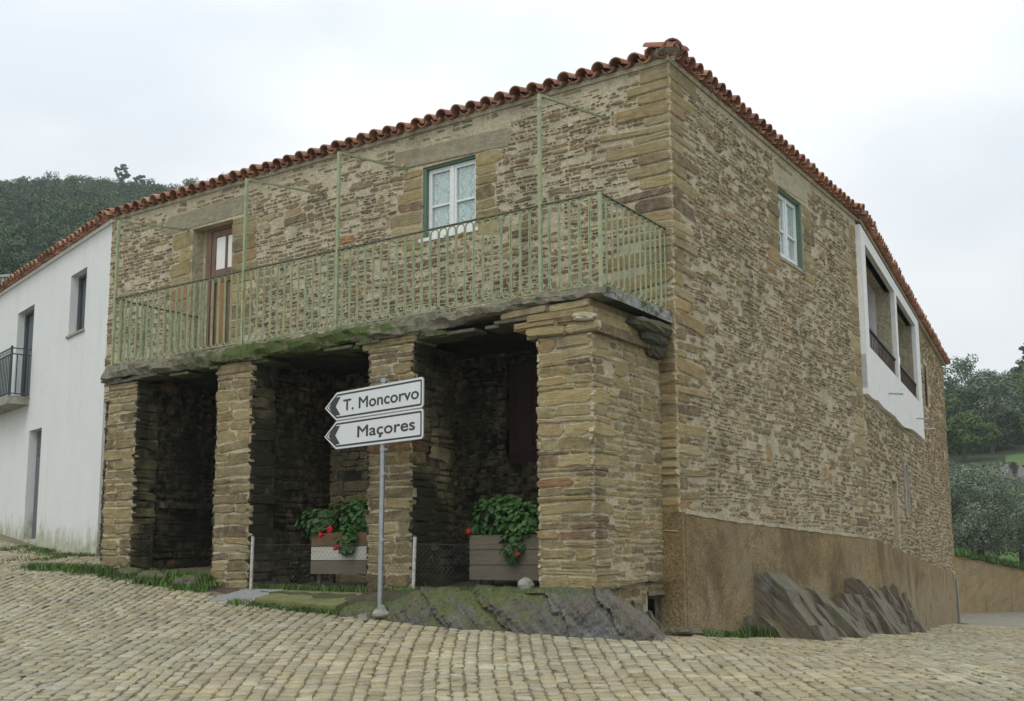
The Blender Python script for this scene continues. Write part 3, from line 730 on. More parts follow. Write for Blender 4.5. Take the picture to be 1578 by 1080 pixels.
# ---- balcony slab with mossy ragged lip
b = Buf()
def slab(buf):
    nu, prof = 150, [(-1.62, 4.12), (-.3, 4.14), (.02, 4.13), (.07, 4.17), (.085, 4.24), (.06, 4.30), (0., 4.335), (-1.62, 4.345)]
    us = np.linspace(.02, 8.46, nu); V = []; E = []; TT = []
    for i, u in enumerate(us):
        for j, (w_, z) in enumerate(prof):
            if j < 5: z = z + .085 * np.clip((2.6 - u) / 1.2, 0, 1) * (4.335 - z) / .2
            a = 1. if 1 < j < 7 else .25
            dw = .045 * wob(u * 2.1, j * .9, 1.3, 2.) * a + RNG.normal(0, .006) * a
            dz = (.035 * wob(u * 1.5, j, 1., 5.) + RNG.normal(0, .006)) * a - (.04 * max(0, wob(u * 1.1, 0, 1., 9)) if 1 < j < 5 else 0)
            V.append(O.P(u, z + dz, w_ + dw)); TT.append((.03, .03, .022) if j < 2 or j == 7 else (.2, .185, .135))  # underside tinted near black as painted ceiling shade
            # moss grows on the lip of the left half and of the middle bays
            mo = (math.exp(-((u - 4.7) / 2.2) ** 2) * .95 + .15) * (1 if j >= 4 else .8)
            E.append(mo if 2 <= j <= 5 else mo * .35)
    m = len(prof); q = []
    for i in range(nu - 1):
        for j in range(m):
            k_ = (j + 1) % m
            q.append((i * m + j, i * m + k_, (i + 1) * m + k_, (i + 1) * m + j))
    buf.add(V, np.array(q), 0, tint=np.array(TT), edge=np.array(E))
    buf.add(V[:m], np.arange(m)[::-1][None], 0, edge=.5); buf.add(V[-m:], np.arange(m)[None], 0, edge=.5)
slab(b)
# broken lower layer of slates beneath the lip
for i in range(46):
    u = random.uniform(.1, 8.2); z = random.uniform(4.04, 4.12)
    b.box(O.P(u, z, random.uniform(-.04, .05)), LF * random.uniform(.15, .5), UP * .035, RT * random.uniform(.15, .4), 0, tint=(.12, .11, .08), edge=.75 if 2 < u < 7 else .25)
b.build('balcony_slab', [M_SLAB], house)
def lump(buf, c, a, b_, c_, seed, rough_=.2, **kw):
    n1_, n2_ = 9, 14; V = []
    for i in range(n1_):
        for j in range(n2_):
            th = math.pi * i / (n1_ - 1); ph = 2 * math.pi * j / n2_; d = A3(math.sin(th) * math.cos(ph), math.sin(th) * math.sin(ph), math.cos(th)); e = np.sign(d) * np.abs(d) ** .6
            V.append(c + (a * e[0] + b_ * e[1] + c_ * e[2]) * (1 + rough_ * wob(d[0] * 5, d[1] * 5 + d[2] * 4, 1., seed)))
    buf.add(V, np.array([(i * n2_ + j, i * n2_ + (j + 1) % n2_, (i + 1) * n2_ + (j + 1) % n2_, (i + 1) * n2_ + j) for i in range(n1_ - 1) for j in range(n2_)])[:, ::-1], 0, **kw)
b = Buf()                                                            # rough stones of the return at the corner, mossy beneath
lump(b, B0 + LF * .10 + UP * 4.09 + RT * 1.12, LF * .15, RT * .42, UP * .07, 1., tint=(.10, .095, .06), edge=.3)
lump(b, B0 + LF * .14 + UP * 3.98 + RT * 1.22, LF * .13, RT * .32, UP * .07, 4., tint=(.07, .07, .045), edge=.35)
lump(b, B0 + LF * .17 + UP * 3.86 + RT * 1.36, LF * .10, RT * .2, UP * .08, 7., tint=(.07, .065, .045), edge=.3)
b.build('corner_corbel', [M_SLAB], house)
b = Buf(); lump(b, O.P(.25, 4.02, .06), LF * .13 + UP * .015, RT * .07, UP * .045, 2., .25)      # pale spout stone on the pillar's corner
b.build('spout_stone', [M_MORTAR], house)
# ---- balcony railing
rail_z0, rail_z1 = 4.37, 5.36
rail = None
b = Buf()
def bar(buf, P0, P1, w_, h_):
    P0, P1 = np.array(P0), np.array(P1); d = P1 - P0; n = np.cross(d, UP); n /= np.linalg.norm(n)
    buf.box(P0 - n * w_ / 2 - UP * h_ / 2, d, n * w_, UP * h_)
c1 = O.P(.09, 0, -.02); c2 = O.P(8.36, 0, -.02)
wr = F.P(.09, 0, 0.02); wl = F.P(8.36, 0, .02)
for a, c in ((c1, c2), (c1, wr), (c2, wl)):
    bar(b, a + UP * rail_z1, c + UP * rail_z1, .035, .014)
rail = b.build('balcony_railing', [M_RAILDK], house)
b = Buf()
for a, c in ((c1, c2), (c1, wr), (c2, wl)):
    bar(b, a + UP * (rail_z0 + .0), c + UP * (rail_z0 + .0), .02, .012)
b.build('bottom_rail', [M_RAIL], rail)
def hoop(name, A, D, w_, parent):
    """closed hoop: two uprights joined by round arches, standing at A along D"""
    b = Buf(); r = w_ / 2; P = []
    for t in np.linspace(0, math.pi, 7): P.append(A + D * (r - r * math.cos(t)) + UP * (rail_z1 - .012 - r + r * math.sin(t)))
    for t in np.linspace(math.pi, 2 * math.pi, 7): P.append(A + D * (r - r * math.cos(t)) + UP * (rail_z0 + .012 + r + r * math.sin(t)))
    P.insert(7, (P[6] + P[7]) / 2)
    b.tube(P, .009, 5, 0, True)
    for k_ in (0, 1):
        q = A + D * (w_ * k_) + UP * (rail_z0 + random.uniform(.4, .6)); b.box(q - D * .011 - NF * .011 - UP * .012, D * .022, NF * .022, UP * .024)
    return b.build(name, [M_RAIL], parent, False)
pitch = .126
n_f = int((8.36 - .09) / pitch)
step = (8.36 - .09) / n_f
for i in range(n_f): hoop('baluster', c1 + LF * (i * step + .008), LF, step - .018, rail)
n_r = 12; st_r = 1.55 / n_r
for i in range(n_r): hoop('baluster', c1 + RT * (i * st_r + .008), RT, st_r - .018, rail)
for i in range(n_r): hoop('baluster', c2 + RT * (i * st_r + .008), RT, st_r - .018, rail)
def wire_post(u, top, arm):
    b = Buf(); p = O.P(u, 0, -.02)
    b.box(p - LF * .018 - NF * .018 + UP * 4.3, LF * .036, NF * .036, UP * (top - 4.3))
    post = b.build('post', [M_RAIL], rail)
    if arm:
        b = Buf(); q = F.P(arm, 0, 0)
        bar(b, p + UP * (top - .01), np.array([q[0], q[1], arm_z]), .024, .024)
        b.tube([np.array([q[0], q[1], arm_z]) - RT * .1 + UP * .03, np.array([q[0], q[1], arm_z]) + RT * .05 - UP * .02], .022, 6)
        b.build('wire_arm', [M_RAIL], post)
for u, top, arm, arm_z in ((8.37, 6.57, 8.72, 6.88), (5.58, 6.65, 5.72, 6.91), (3.87, 6.65, 4.06, 6.94), (.84, 6.65, .86, 6.92), (.09, 5.36, None, 0)):
    wire_post(u, top, arm)
# ---- windows and doors
def casement(pl, win, depth, name='window', lace=True, rev_side=1):
    u0, u1, z0, z1 = win; g = Pl(pl.P(0, 0, -depth), pl.x, pl.n)
    b = Buf()
    pbox(b, g, u0, u0 + .012, z0, z1, 0, depth - .02); pbox(b, g, u1 - .05, u1, z0, z1, 0, depth - .02); pbox(b, g, u0 + .012, u1 - .05, z1 - .03, z1, 0, depth - .03)
    fr = b.build(name, [M_GREEN], house)
    b = Buf(); m = (u0 + u1) / 2 - .02
    for s0, s1 in ((u0 + .013, m - .004), (m + .004, u1 - .052)):
        pbox(b, g, s0, s0 + .055, z0, z1 - .032, .0, .045); pbox(b, g, s1 - .055, s1, z0, z1 - .032, .0, .045)
        pbox(b, g, s0 + .055, s1 - .055, z0, z0 + .13, .002, .043); pbox(b, g, s0 + .055, s1 - .055, z1 - .09, z1 - .032, .002, .043)
        mz = z0 + .13 + (z1 - z0 - .24) * .42
        pbox(b, g, s0 + .055, s1 - .055, mz - .014, mz + .014, .004, .04)
    pbox(b, g, m - .022, m + .022, z0, z1 - .05, .0455, .06)
    b.build('sash', [M_WFRAME], fr)
    b = Buf(); pbox(b, g, u0 + .09, u1 - .09, z0 + .1, z1 - .09, .015, .019); b.build('pane', [M_GLASS], fr)
    b = Buf(); pbox(b, g, u0 + .06, u1 - .06, z0 + .05, z1 - .07, -.006, -.001)
    if lace:
        for s0, s1 in ((u0 + .105, m - .06), (m + .06, u1 - .105)):
            for cu in (s0 + .05, s1 - .07):
                z = z0 + .18
                while z < z1 - .2:
                    d_ = .045
                    b.tube([g.P(cu, z - d_, .006), g.P(cu + d_ * .8, z, .006), g.P(cu, z + d_, .006), g.P(cu - d_ * .8, z, .006)], .008, 4, 1, True)
                    b.tube([g.P(cu + .02 * math.cos(t), z + .02 * math.sin(t), .006) for t in np.linspace(0, 2 * math.pi, 7)[:-1]], .004, 4, 1, True)
                    z += .115
                    b.tube([g.P(cu + .042 * math.cos(t), z + .03 + .085 * math.sin(t), .006) for t in np.linspace(0, 2 * math.pi, 13)[:-1]], .008, 4, 1, True)
                    b.tube([g.P(cu + .022 * math.sin(t * 2.0), z - .03 + t * .04, .006) for t in np.linspace(0, 3, 10)], .007, 4, 1)
                    z += .2
    b.build('lace_curtain', [M_CURT if lace else M_CURTW, M_LACE], fr)
    b = Buf(); pbox(b, pl, u0 - .05, u1 + .05, z0 - .05, z0 - .002, -depth + .0, .02); b.build('sill', [M_WFRAME if lace else M_CONC], fr)
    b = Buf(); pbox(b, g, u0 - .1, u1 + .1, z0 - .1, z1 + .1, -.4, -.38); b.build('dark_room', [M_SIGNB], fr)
casement(F, WIN_F, .12)
casement(R, WIN_R, .13, lace=False)
def balcony_door():
    u0, u1, z0, z1 = DOOR_F; g = Pl(F.P(0, 0, -.2), LF, NF)
    b = Buf()
    a0, a1 = 7.68, 8.34
    pbox(b, g, a0, a1, z0, 6.82, -.04, 0)
    for q in ((a0, a0 + .07), (a1 - .09, a1)): pbox(b, g, q[0], q[1], z0, 6.82, 0, .03)
    for q in ((4.36, 4.55), (5.95, 6.17), (6.72, 6.82)): pbox(b, g, a0 + .07, a1 - .09, q[0], q[1], .001, .028)
    pbox(b, g, 7.98, 8.02, 4.55, 6.72, .0, .03)
    pbox(b, g, 8.11, 8.14, 4.55, 5.95, .002, .012); 
    d = b.build('door', [M_DOOR], house)
    b = Buf(); pbox(b, g, 8.02, 8.2, 4.56, 6.02, .004, .018); b.build('worn_panel', [M_DOORPALE], d)
    b = Buf(); pbox(b, g, a0 + .07, 7.975, 6.175, 6.715, .004, .01); pbox(b, g, 8.025, a1 - .09, 6.175, 6.715, .004, .01); b.build('pane', [M_CURT], d)
    b = Buf(); pbox(b, g, a1 + .0, 8.46, z0, 6.88, -.03, .05); pbox(b, g, a0, a1, 6.825, 6.88, -.03, .05); pbox(b, g, 8.47, 8.62, z0, 6.88, -.1, -.02, 1); b.build('door_frame', [M_DOOR, M_MORTAR], d)
    b = Buf(); b.tube([g.P(7.72, 5.6, .03), g.P(7.72, 5.6, .07), g.P(7.8, 5.6, .07)], .009, 6); b.build('handle', [M_GALV], d)
balcony_door()
b = Buf(); g = Pl(F.P(0, 0, -.12), LF, NF)
u = 1.45
while u < 2.40:
    pbox(b, g, u + .003, min(u + .12, 2.42), 2.7, 4.0, -.04, random.uniform(-.002, .004)); u += .122
pbox(b, g, 1.46, 2.41, 2.85, 2.93, .005, .02); pbox(b, g, 1.46, 2.41, 3.7, 3.78, .005, .02)
b.build('arcade_shutter', [M_REDDOOR], house)
b = Buf()
g = Pl(S.P(0, 0, -.1), RS, NS)
pbox(b, g, 10.75, 10.83, 5.4, 6.55, 0, .08); pbox(b, g, 11.47, 11.55, 5.4, 6.55, 0, .08); pbox(b, g, 10.83, 11.47, 6.47, 6.55, 0, .08); pbox(b, g, 10.83, 11.47, 5.4, 5.48, 0, .08)
w_ = b.build('window', [M_BROWNMET], house)
b = Buf(); pbox(b, g, 10.83, 11.47, 5.48, 6.47, .01, .03); b.build('pane', [M_DARKGLASS], w_)
b = Buf(); pbox(b, S, 5.05, 5.34, 2.4, 3.5, -.02, .035); pbox(b, S, 5.66, 5.8, 2.4, 3.5, -.02, .03); pbox(b, S, 5.35, 5.65, 3.45, 3.55, -.02, .033); b.build('vent_surround', [M_CONC], house)
# ---- the white loggia
b = Buf()
PL = Pl(S.P(0, 0, .09), RS, NS)
sheet(b, PL, .02, 9.1, 5.0, 7.34, [O1, O2], 0, 0, .2)
b.box(S.P(4.452, 5.0, -.5), RS * .326, UP * 2.2, NS * .4)
for u0, u1 in ((.45, 4.45), (4.78, 8.35)): b.box(S.P(u0, 7.101, -.5), RS * (u1 - u0), UP * .1, NS * .45)
us = np.linspace(.02, 9.1, 24)
wavy = np.interp(us, [0, .5, 1.2, 2.2, 3.3, 5, 6, 7.5, 9.1], [4.3, 4.27, 4.32, 4.27, 4.30, 4.22, 4.31, 4.36, 4.33])
prism(b, S, [(u, 5.0) for u in us], [(u, z + random.uniform(-.012, .012)) for u, z in zip(us, wavy)], -.02, .09)
b.box(S.P(.02, 4.4, -.02), RS * .001, UP * 2.94, NS * .108); b.box(S.P(9.1, 4.4, -.02), RS * .001, UP * 2.94, NS * .108)
for u0, u1 in ((.5, 4.45), (4.78, 8.3)):
    b.box(S.P(u0, 4.98, -.36), RS * (u1 - u0), NS * .448, UP * .22)
log = b.build('loggia', [M_WHITE2], house)
b = Buf()
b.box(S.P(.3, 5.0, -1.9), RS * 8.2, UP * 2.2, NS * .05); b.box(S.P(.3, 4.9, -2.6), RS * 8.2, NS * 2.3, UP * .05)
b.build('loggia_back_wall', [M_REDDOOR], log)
b = Buf(); b.box(S.P(.3, 7.11, -2.6), RS * 8.2, NS * 2.25, UP * .04); b.build('loggia_ceiling', [M_WHITE2], log)
b = Buf()
for u0, u1 in ((8.31, 8.6),):
    b.box(S.P(u0, 4.95, -2.5), RS * (u1 - u0), UP * 2.2, NS * 2.1, 0)
    LP = Pl(S.P(u0, 0, -2.5), NS, -RS)
    rr = rubble(0, 2.1, 5.0, 7.1, (.1, .2), (1.5, 3.5), [], .0, (.8, 1.2)); lay(b, LP, rr, pick(PAL * 1.1, len(rr)), (.005, .012), (.01, .03))
b.build('loggia_end_wall', clean, log)
for u0, u1 in ((.5, 4.45), (4.78, 8.3)):
    b = Buf()
    bar(b, S.P(u0, 5.62, .03), S.P(u1, 5.62, .03), .045, .04); bar(b, S.P(u0, 5.26, .03), S.P(u1, 5.26, .03), .03, .025)
    x = u0 + .08
    while x < u1: b.tube([S.P(x, 5.26, .03), S.P(x, 5.62, .03)], .009, 5); x += .2
    b.build('loggia_railing', [M_BROWNMET], log)
for u_, z_ in ((2.7, 4.66), (7.45, 4.70), (9.0, 4.62)):
    b = Buf(); b.tube([S.P(u_, z_, .08), S.P(u_, z_ - .03, .36)], .02, 6); b.build('drain_spout', [M_GALV], log)
# ---- roof
def half_tile(buf, P, D, X, Nrm, L, r0, r1, tint, up=True, sides=6, th=.014):
    """barrel tile: starts at P, runs L along D, radius r0 -> r1, axis X across"""
    a = np.linspace(0, math.pi, sides + 1); V = []
    for e in (0, 1):
        for (l, r) in ((0, r0), (L, r1)):
            r = r - e * th
            for t in a:
                h = math.sin(t) * r * (1 if up else -.8)
                V.append(P + D * l + X * (math.cos(t) * r) + Nrm * h)
    m = sides + 1; q = []
    for e in (0, 1):
        for i in range(sides):
            k0 = e * 2 * m + i; q.append((k0, k0 + 1, k0 + 1 + m, k0 + m) if e == 0 else (k0 + m, k0 + 1 + m, k0 + 1, k0))
    for l in (0, 1):
        for i in range(sides):
            k0 = l * m + i; q.append((k0, k0 + 1, k0 + 1 + 2 * m, k0 + 2 * m))
    buf.add(V, np.array(q), 0, tint=tint)
TILES = np.array([(.34, .17, .105), (.30, .14, .09), (.38, .205, .135), (.25, .12, .08), (.41, .24, .16), (.31, .165, .11)])
def tile_slope(buf, pl, u0, u1, z, pitch, rows, pit=.24, over=.13, hip0=None, hip1=None, fresh=1., jit=.012):
    inn = -pl.n; D = inn * math.cos(pitch) + UP * math.sin(pitch); Nr = UP * math.cos(pitch) - inn * math.sin(pitch)
    n = int(round((u1 - u0) / pit)); pit = (u1 - u0) / n; L = .42; stp = .36
    for i in range(n + 1):
        uc = u0 + i * pit
        for kind in (0, 1):
            u = uc + (pit / 2 if kind == 0 else 0)
            if kind == 0 and i == n: continue
            mr = rows
            if hip0 is not None: mr = min(mr, (u - hip0) / (stp * math.cos(pitch)) + 1)
            if hip1 is not None: mr = min(mr, (hip1 - u) / (stp * math.cos(pitch)) + 1)
            for j in range(max(1, int(mr))):
                if j > 9 and j % 1: continue
                t = TILES[RNG.integers(len(TILES))] * RNG.uniform(.75, 1.15) * fresh
                jj = RNG.normal(0, jit); P = pl.P(u + RNG.normal(0, .006), z, over + (jj if kind else -.03)) + D * (j * stp) + Nr * (.0 + j * .002)
                if kind == 0: half_tile(buf, P + Nr * .045, D, pl.x, Nr, L, .085, .095, t, False, 5)
                else: half_tile(buf, P + Nr * (.035 + RNG.normal(0, .004)), D, pl.x, Nr, L, .098, .078, t, True, 7)
    # closed deck under the tiles
    dp = rows * stp
    e0 = max(0, 0) if hip0 is None else dp * math.cos(pitch); e1 = 0 if hip1 is None else dp * math.cos(pitch)
    a = pl.P(u0, z + .0, over - .1); c = pl.P(u1, z, over - .1)
    V = [a, c, c + D * dp - pl.x * e1, a + D * dp + pl.x * e0]
    V += [v - Nr * .05 for v in V]
    buf.add(V, np.array([[0, 1, 2, 3], [7, 6, 5, 4], [0, 4, 5, 1], [1, 5, 6, 2], [2, 6, 7, 3], [3, 7, 4, 0]]), 1, tint=(.2, .2, .15))
PIT = math.radians(17)
b = Buf()
tile_slope(b, F, -.1, LEN_F + .15, 7.465, PIT, 12, .245, .14, hip0=-.05)
tile_slope(b, R, -.1, LEN_R + .1, 7.465, PIT, 10, .235, .14, hip0=-.05)
roof = b.build('roof', [M_TILE, M_MORTAR], house)
b = Buf(); tile_slope(b, S, .1, LEN_S + .25, 7.45, PIT, 9, .235, .2, fresh=1.15)
for j in range(9):
    pass
b.build('roof', [M_TILE, M_MORTAR], house)
b = Buf()
hd = (-NF - NR); hd = hd / np.linalg.norm(hd); hD = hd * math.cos(math.radians(12)) + UP * math.sin(math.radians(12))
hx = np.cross(UP, hd); hn = np.cross(hD, hx) * -1
if hn[2] < 0: hn = -hn
for j in range(9): half_tile(b, C0 - hd * .17 + UP * 7.51 + hD * (j * .36), hD, hx, hn, .42, .13, .10, TILES[j % 6] * (.6 if j == 0 else .9), True, 8, .018)
b.build('hip_tile', [M_TILE], roof)
b = Buf(); V = []; n1_, n2_ = 9, 14; cc_ = C0 + UP * 7.555 + hd * .05      # rough mortar lump under the hip tile
for i in range(n1_):
    for j in range(n2_):
        th = math.pi * i / (n1_ - 1); ph = 2 * math.pi * j / n2_; d = A3(math.sin(th) * math.cos(ph), math.sin(th) * math.sin(ph), math.cos(th))
        V.append(cc_ + (hd * d[0] * .26 + hx * d[1] * .17 + UP * d[2] * .075) * (1 + .25 * wob(d[0] * 6, d[1] * 6 + d[2] * 5, 1., 3.)))
b.add(V, np.array([(i * n2_ + j, i * n2_ + (j + 1) % n2_, (i + 1) * n2_ + (j + 1) % n2_, (i + 1) * n2_ + j) for i in range(n1_ - 1) for j in range(n2_)])[:, ::-1], 0)
b.build('mortar_bedding', [M_CONC], roof)
b = Buf()                                                          # bend ridge between the two side slopes
mid = S.P(.05, 0); inn = -(NR + NS) / np.linalg.norm(NR + NS); D_ = inn * math.cos(PIT) + UP * math.sin(PIT)
for j in range(8): half_tile(b, R.P(LEN_R, 7.575, .16) + D_ * (j * .36), D_, np.cross(UP, inn), np.cross(D_, np.cross(UP, inn)) * (1 if np.cross(D_, np.cross(UP, inn))[2] > 0 else -1), .42, .11, .09, TILES[j % 6], True, 7)
b.build('ridge_tile', [M_TILE], roof)
b = Buf()                                                          # bedding band closing the wall head
pbox(b, F, 0, LEN_F, 7.43, 7.53, -.2, .006); pbox(b, R, .0, LEN_R, 7.43, 7.53, -.2, .007); pbox(b, S, .0, LEN_S, 7.42, 7.5, -.2, .02)
b.build('wall_head', [M_MORTAR], house)
# ================================================================== THE WHITE HOUSE
wh = root('white_house', tuple(W.P(4, 1.9)), 'white plastered house adjoining the stone house at the left, algae at its foot', 'house')
W1 = (1.20, 2.08, 5.68, 6.85); W2 = (4.32, 5.46, 4.78, 6.72); WD = (3.38, 4.19, 1.9, 4.07)
b = Buf()
sheet(b, W, 0, LEN_W, .6, 7.5, [W1, W2, WD], 0, 0, .26)
b.box(W.P(0, .6, -.3), -WH * .0 + WH * .001, NW * .299, UP * 6.9)
prof = [(-.02 + .03 * random.random(), z) for z in np.arange(.8, 7.45, .12)]
b.build('wall', [M_WHITE], wh)
b = Buf(); g = Pl(W.P(0, 0, -.2), WH, NW)
def wframe(win, name, mat, glass, mid=True):
    u0, u1, z0, z1 = win; b = Buf(); t = .05
    pbox(b, g, u0, u0 + t, z0, z1, 0, .06); pbox(b, g, u1 - t, u1, z0, z1, 0, .06); pbox(b, g, u0 + t, u1 - t, z1 - t, z1, 0, .06); pbox(b, g, u0 + t, u1 - t, z0, z0 + t, 0, .06)
    if mid: m = (u0 + u1) / 2; pbox(b, g, m - .03, m + .03, z0 + t, z1 - t, .002, .055)
    o = b.build(name, [mat], wh)
    b = Buf(); pbox(b, g, u0 + t, u1 - t, z0 + t, z1 - t, .005, .02); b.build('pane', [glass], o)
    return o
o = wframe(W1, 'window', M_GREYMET, M_DARKGLASS)
b = Buf(); pbox(b, W, W1[0] - .04, W1[1] + .04, W1[2] - .045, W1[2] - .002, -.2, .04); b.build('sill', [M_CONC], o)
o = wframe(W2, 'balcony_door', M_GREYMET, M_DARKGLASS)
b = Buf(); pbox(b, g, 4.5, 4.9, 4.85, 6.7, .0, .012); b.build('curtain', [M_CURT], o)
b = Buf(); u0, u1, z0, z1 = WD
pbox(b, g, u0, u1, z0 - .4, z1, 0, .04)
for i in range(9): pbox(b, g, u0 + .06, u1 - .06, z1 - .10 - i * .05, z1 - .075 - i * .05, .041, .055)
pbox(b, g, u0 + .06, u1 - .06, 2.1, 3.5, .041, .048)
o = b.build('front_door', [M_GREYMET], wh)
b = Buf(); b.tube([g.P(u0 + .1, 3.0, .04), g.P(u0 + .1, 3.0, .1), g.P(u0 + .22, 3.0, .1)], .012, 6); b.build('handle', [M_GALV], o)
b = Buf(); pbox(b, W, 4.3, 6.7, 4.62, 4.78, 0, .42); o = b.build('balcony', [M_CONC], wh)
b = Buf()
z0, z1 = 4.83, 5.76
for z_ in (z0, z1, z1 - .12): 
    bar(b, W.P(4.34, z_, .38), W.P(6.66, z_, .38), .03, .02); bar(b, W.P(4.34, z_, .38), W.P(4.34, z_, 0.), .03, .02); bar(b, W.P(6.66, z_, .38), W.P(6.66, z_, 0), .03, .02)
for x in np.arange(4.34, 6.7, .11): b.tube([W.P(x, z0, .38), W.P(x, z1 - .12, .38)], .012, 5)
for y in np.arange(0.05, .38, .11): b.tube([W.P(4.34, z0, y), W.P(4.34, z1 - .12, y)], .012, 5)
for x in np.arange(4.395, 6.6, .11): b.tube([W.P(x + .03 * math.cos(t), z1 - .06 + .03 * math.sin(t), .38) for t in np.linspace(0, 2 * math.pi, 7)[:-1]], .006, 4, 0, True)
for x in (4.34, 6.66): b.box(W.P(x - .02, z0 - .06, .36), WH * .04, NW * .04, UP * (z1 - z0 + .1))
b.build('railing', [M_TEALMET], o)
b = Buf(); tile_slope(b, W, -.1, LEN_W, 7.42, math.radians(15), 12, .225, .16, fresh=1.1); b.build('roof', [M_TILE, M_WHITE2], wh)
# ================================================================== GROUND
def in_house(x, y, m=0.):
    P = np.stack([x, y], -1)
    o = (P - B0[:2]) @ NF[:2]; r = (P - C0[:2]) @ NR[:2]; s = (P - K0[:2]) @ NS[:2]; w_ = (P - W0[:2]) @ NW[:2]; us = (P - C0[:2]) @ LF[:2]; ur = (P - C0[:2]) @ RT[:2]
    f = (P - C0[:2]) @ NF[:2]
    right = np.where(ur < LEN_R, r, s)
    front = np.where(us < 9.0, o, np.where(us < LEN_F, f, w_))
    return (right < m) & (front < m)
xs = np.concatenate([np.arange(-24, -10, .8), np.arange(-10, 10, .25), np.arange(10, 50, 1.)]); ys = np.concatenate([np.arange(-6, 6, 1.), np.arange(6, 26, .25), np.arange(26, 80, 1.)])
X, Y = np.meshgrid(xs, ys); Z = gz(X, Y)
Z = Z - .05 * np.clip((X < -15) * 1., 0, 1)
far = (np.clip((Y - 32.0) / 1.0, 0, 1) + (Y < 4.5)).clip(0, 1)
Z = Z - .001 * (1 - far)
n, m = X.shape; I = np.arange(n * m).reshape(n, m)
q = np.stack([I[:-1, :-1], I[:-1, 1:], I[1:, 1:], I[1:, :-1]], -1).reshape(-1, 4)
b = Buf(); b.add(np.stack([X, Y, Z], -1).reshape(-1, 3), q, 0, tint=(.3, .28, .2), edge=far.ravel())
thing_from(b, 'road_bed', [M_JOINT], None, None, kind='structure', smooth=True)
# cobbles, laid in lanes that run up the street
CT = np.array([1.0, .975, .87]) * np.array([(.39, .35, .245), (.365, .325, .225), (.41, .375, .275), (.34, .305, .215), (.385, .33, .215), (.36, .335, .26), (.40, .375, .295), (.32, .28, .19)])
def cobbles():
    rects = []; ang = math.radians(-3); ca, sa = math.cos(ang), math.sin(ang)
    x = -14.
    while x < 20:
        w_ = random.uniform(.10, .155); y = 5.2 + random.random() * .2
        while y < (22.3 if x < 4 else 33):
            l = random.uniform(.08, .19)
            rects.append((x + w_ / 2, y + l / 2, w_, l)); y += l
        x += w_
    r = np.array(rects)
    # lanes bend gently like laid rows do
    bx = r[:, 0] + .10 * np.sin(r[:, 1] * .55 + r[:, 0] * .2) + .0 * r[:, 1]; by = r[:, 1]
    cx = bx * ca + by * sa * -1 * -1; cx = bx + (by - 5) * math.sin(ang) * 1.0; cy = by
    vis = (np.abs(cx) < cy * .5 + 3.5) & ~in_house(cx, cy, .32)
    r, cx, cy = r[vis], cx[vis], cy[vis]; n = len(r)
    gap = RNG.uniform(.003, .010, n); hw = r[:, 2] / 2 - gap; hl = r[:, 3] / 2 - gap
    ch = RNG.uniform(.15, .45, (n, 4)); m_ = np.minimum(hw, hl)[:, None]
    px = []; py = []
    for k_, (a, c) in enumerate(((1, -1), (1, 1), (-1, 1), (-1, -1))):
        p1 = (a * hw, c * (hl - ch[:, k_] * m_[:, 0])); p2 = (a * (hw - ch[:, k_] * m_[:, 0]), c * hl)
        for q_ in ((p2, p1) if k_ in (0, 2) else (p1, p2)): px.append(q_[0]); py.append(q_[1])
    px = np.stack(px, 1) + RNG.normal(0, .007, (n, 8)); py = np.stack(py, 1) + RNG.normal(0, .007, (n, 8))
    rot = RNG.normal(ang, .075, (n, 1)) * 1 + .055 * np.cos(cy * .55)[:, None]
    X0 = px * np.cos(rot) + py * np.sin(rot); Y0 = -px * np.sin(rot) + py * np.cos(rot)
    h = RNG.uniform(.008, .019, (n, 1)); tx = RNG.normal(0, .035, (n, 1)); ty = RNG.normal(0, .035, (n, 1))
    zc = gz(cx, cy)[:, None]
    e = 1e-2; gx = ((gz(cx + e, cy) - gz(cx - e, cy)) / (2 * e))[:, None]; gy = ((gz(cx, cy + e) - gz(cx, cy - e)) / (2 * e))[:, None]
    def ring(s, dz):
        ax, ay = X0 * s, Y0 * s
        return np.stack([cx[:, None] + ax, cy[:, None] + ay, zc + gx * ax + gy * ay + dz + (tx * ax + ty * ay)], 2)
    r0 = ring(1., np.full((n, 1), -.03)); r1 = ring(.98, h * .35); r2 = ring(.88, h * .95); c_ = np.stack([cx, cy, zc[:, 0] + h[:, 0] * 1.05], 1)[:, None]
    V = np.concatenate([r0, r1, r2, c_], 1); K = 25
    i = np.arange(8); j = (i + 1) % 8
    q = np.concatenate([np.stack([i, j, j + 8, i + 8], 1), np.stack([i + 8, j + 8, j + 16, i + 16], 1)]); t = np.stack([i + 16, j + 16, np.full(8, 24)], 1)
    off = (np.arange(n) * K)[:, None, None]
    tint = np.repeat(CT[RNG.integers(0, len(CT), n)] * RNG.uniform(.85, 1.12, (n, 1)), K, 0)
    E = np.tile(np.r_[np.full(8, 1.), np.full(8, .85), np.full(8, .25), 0], n)
    b = Buf(); b.add(V.reshape(-1, 3), [(q[None] + off).reshape(-1, 4), (t[None] + off).reshape(-1, 3)], 0, tint=tint, edge=E)
    o = thing_from(b, 'cobbled_road', [M_COBBLE], None, None, kind='structure', smooth=True)
    print('cobbles', n)
cobbles()
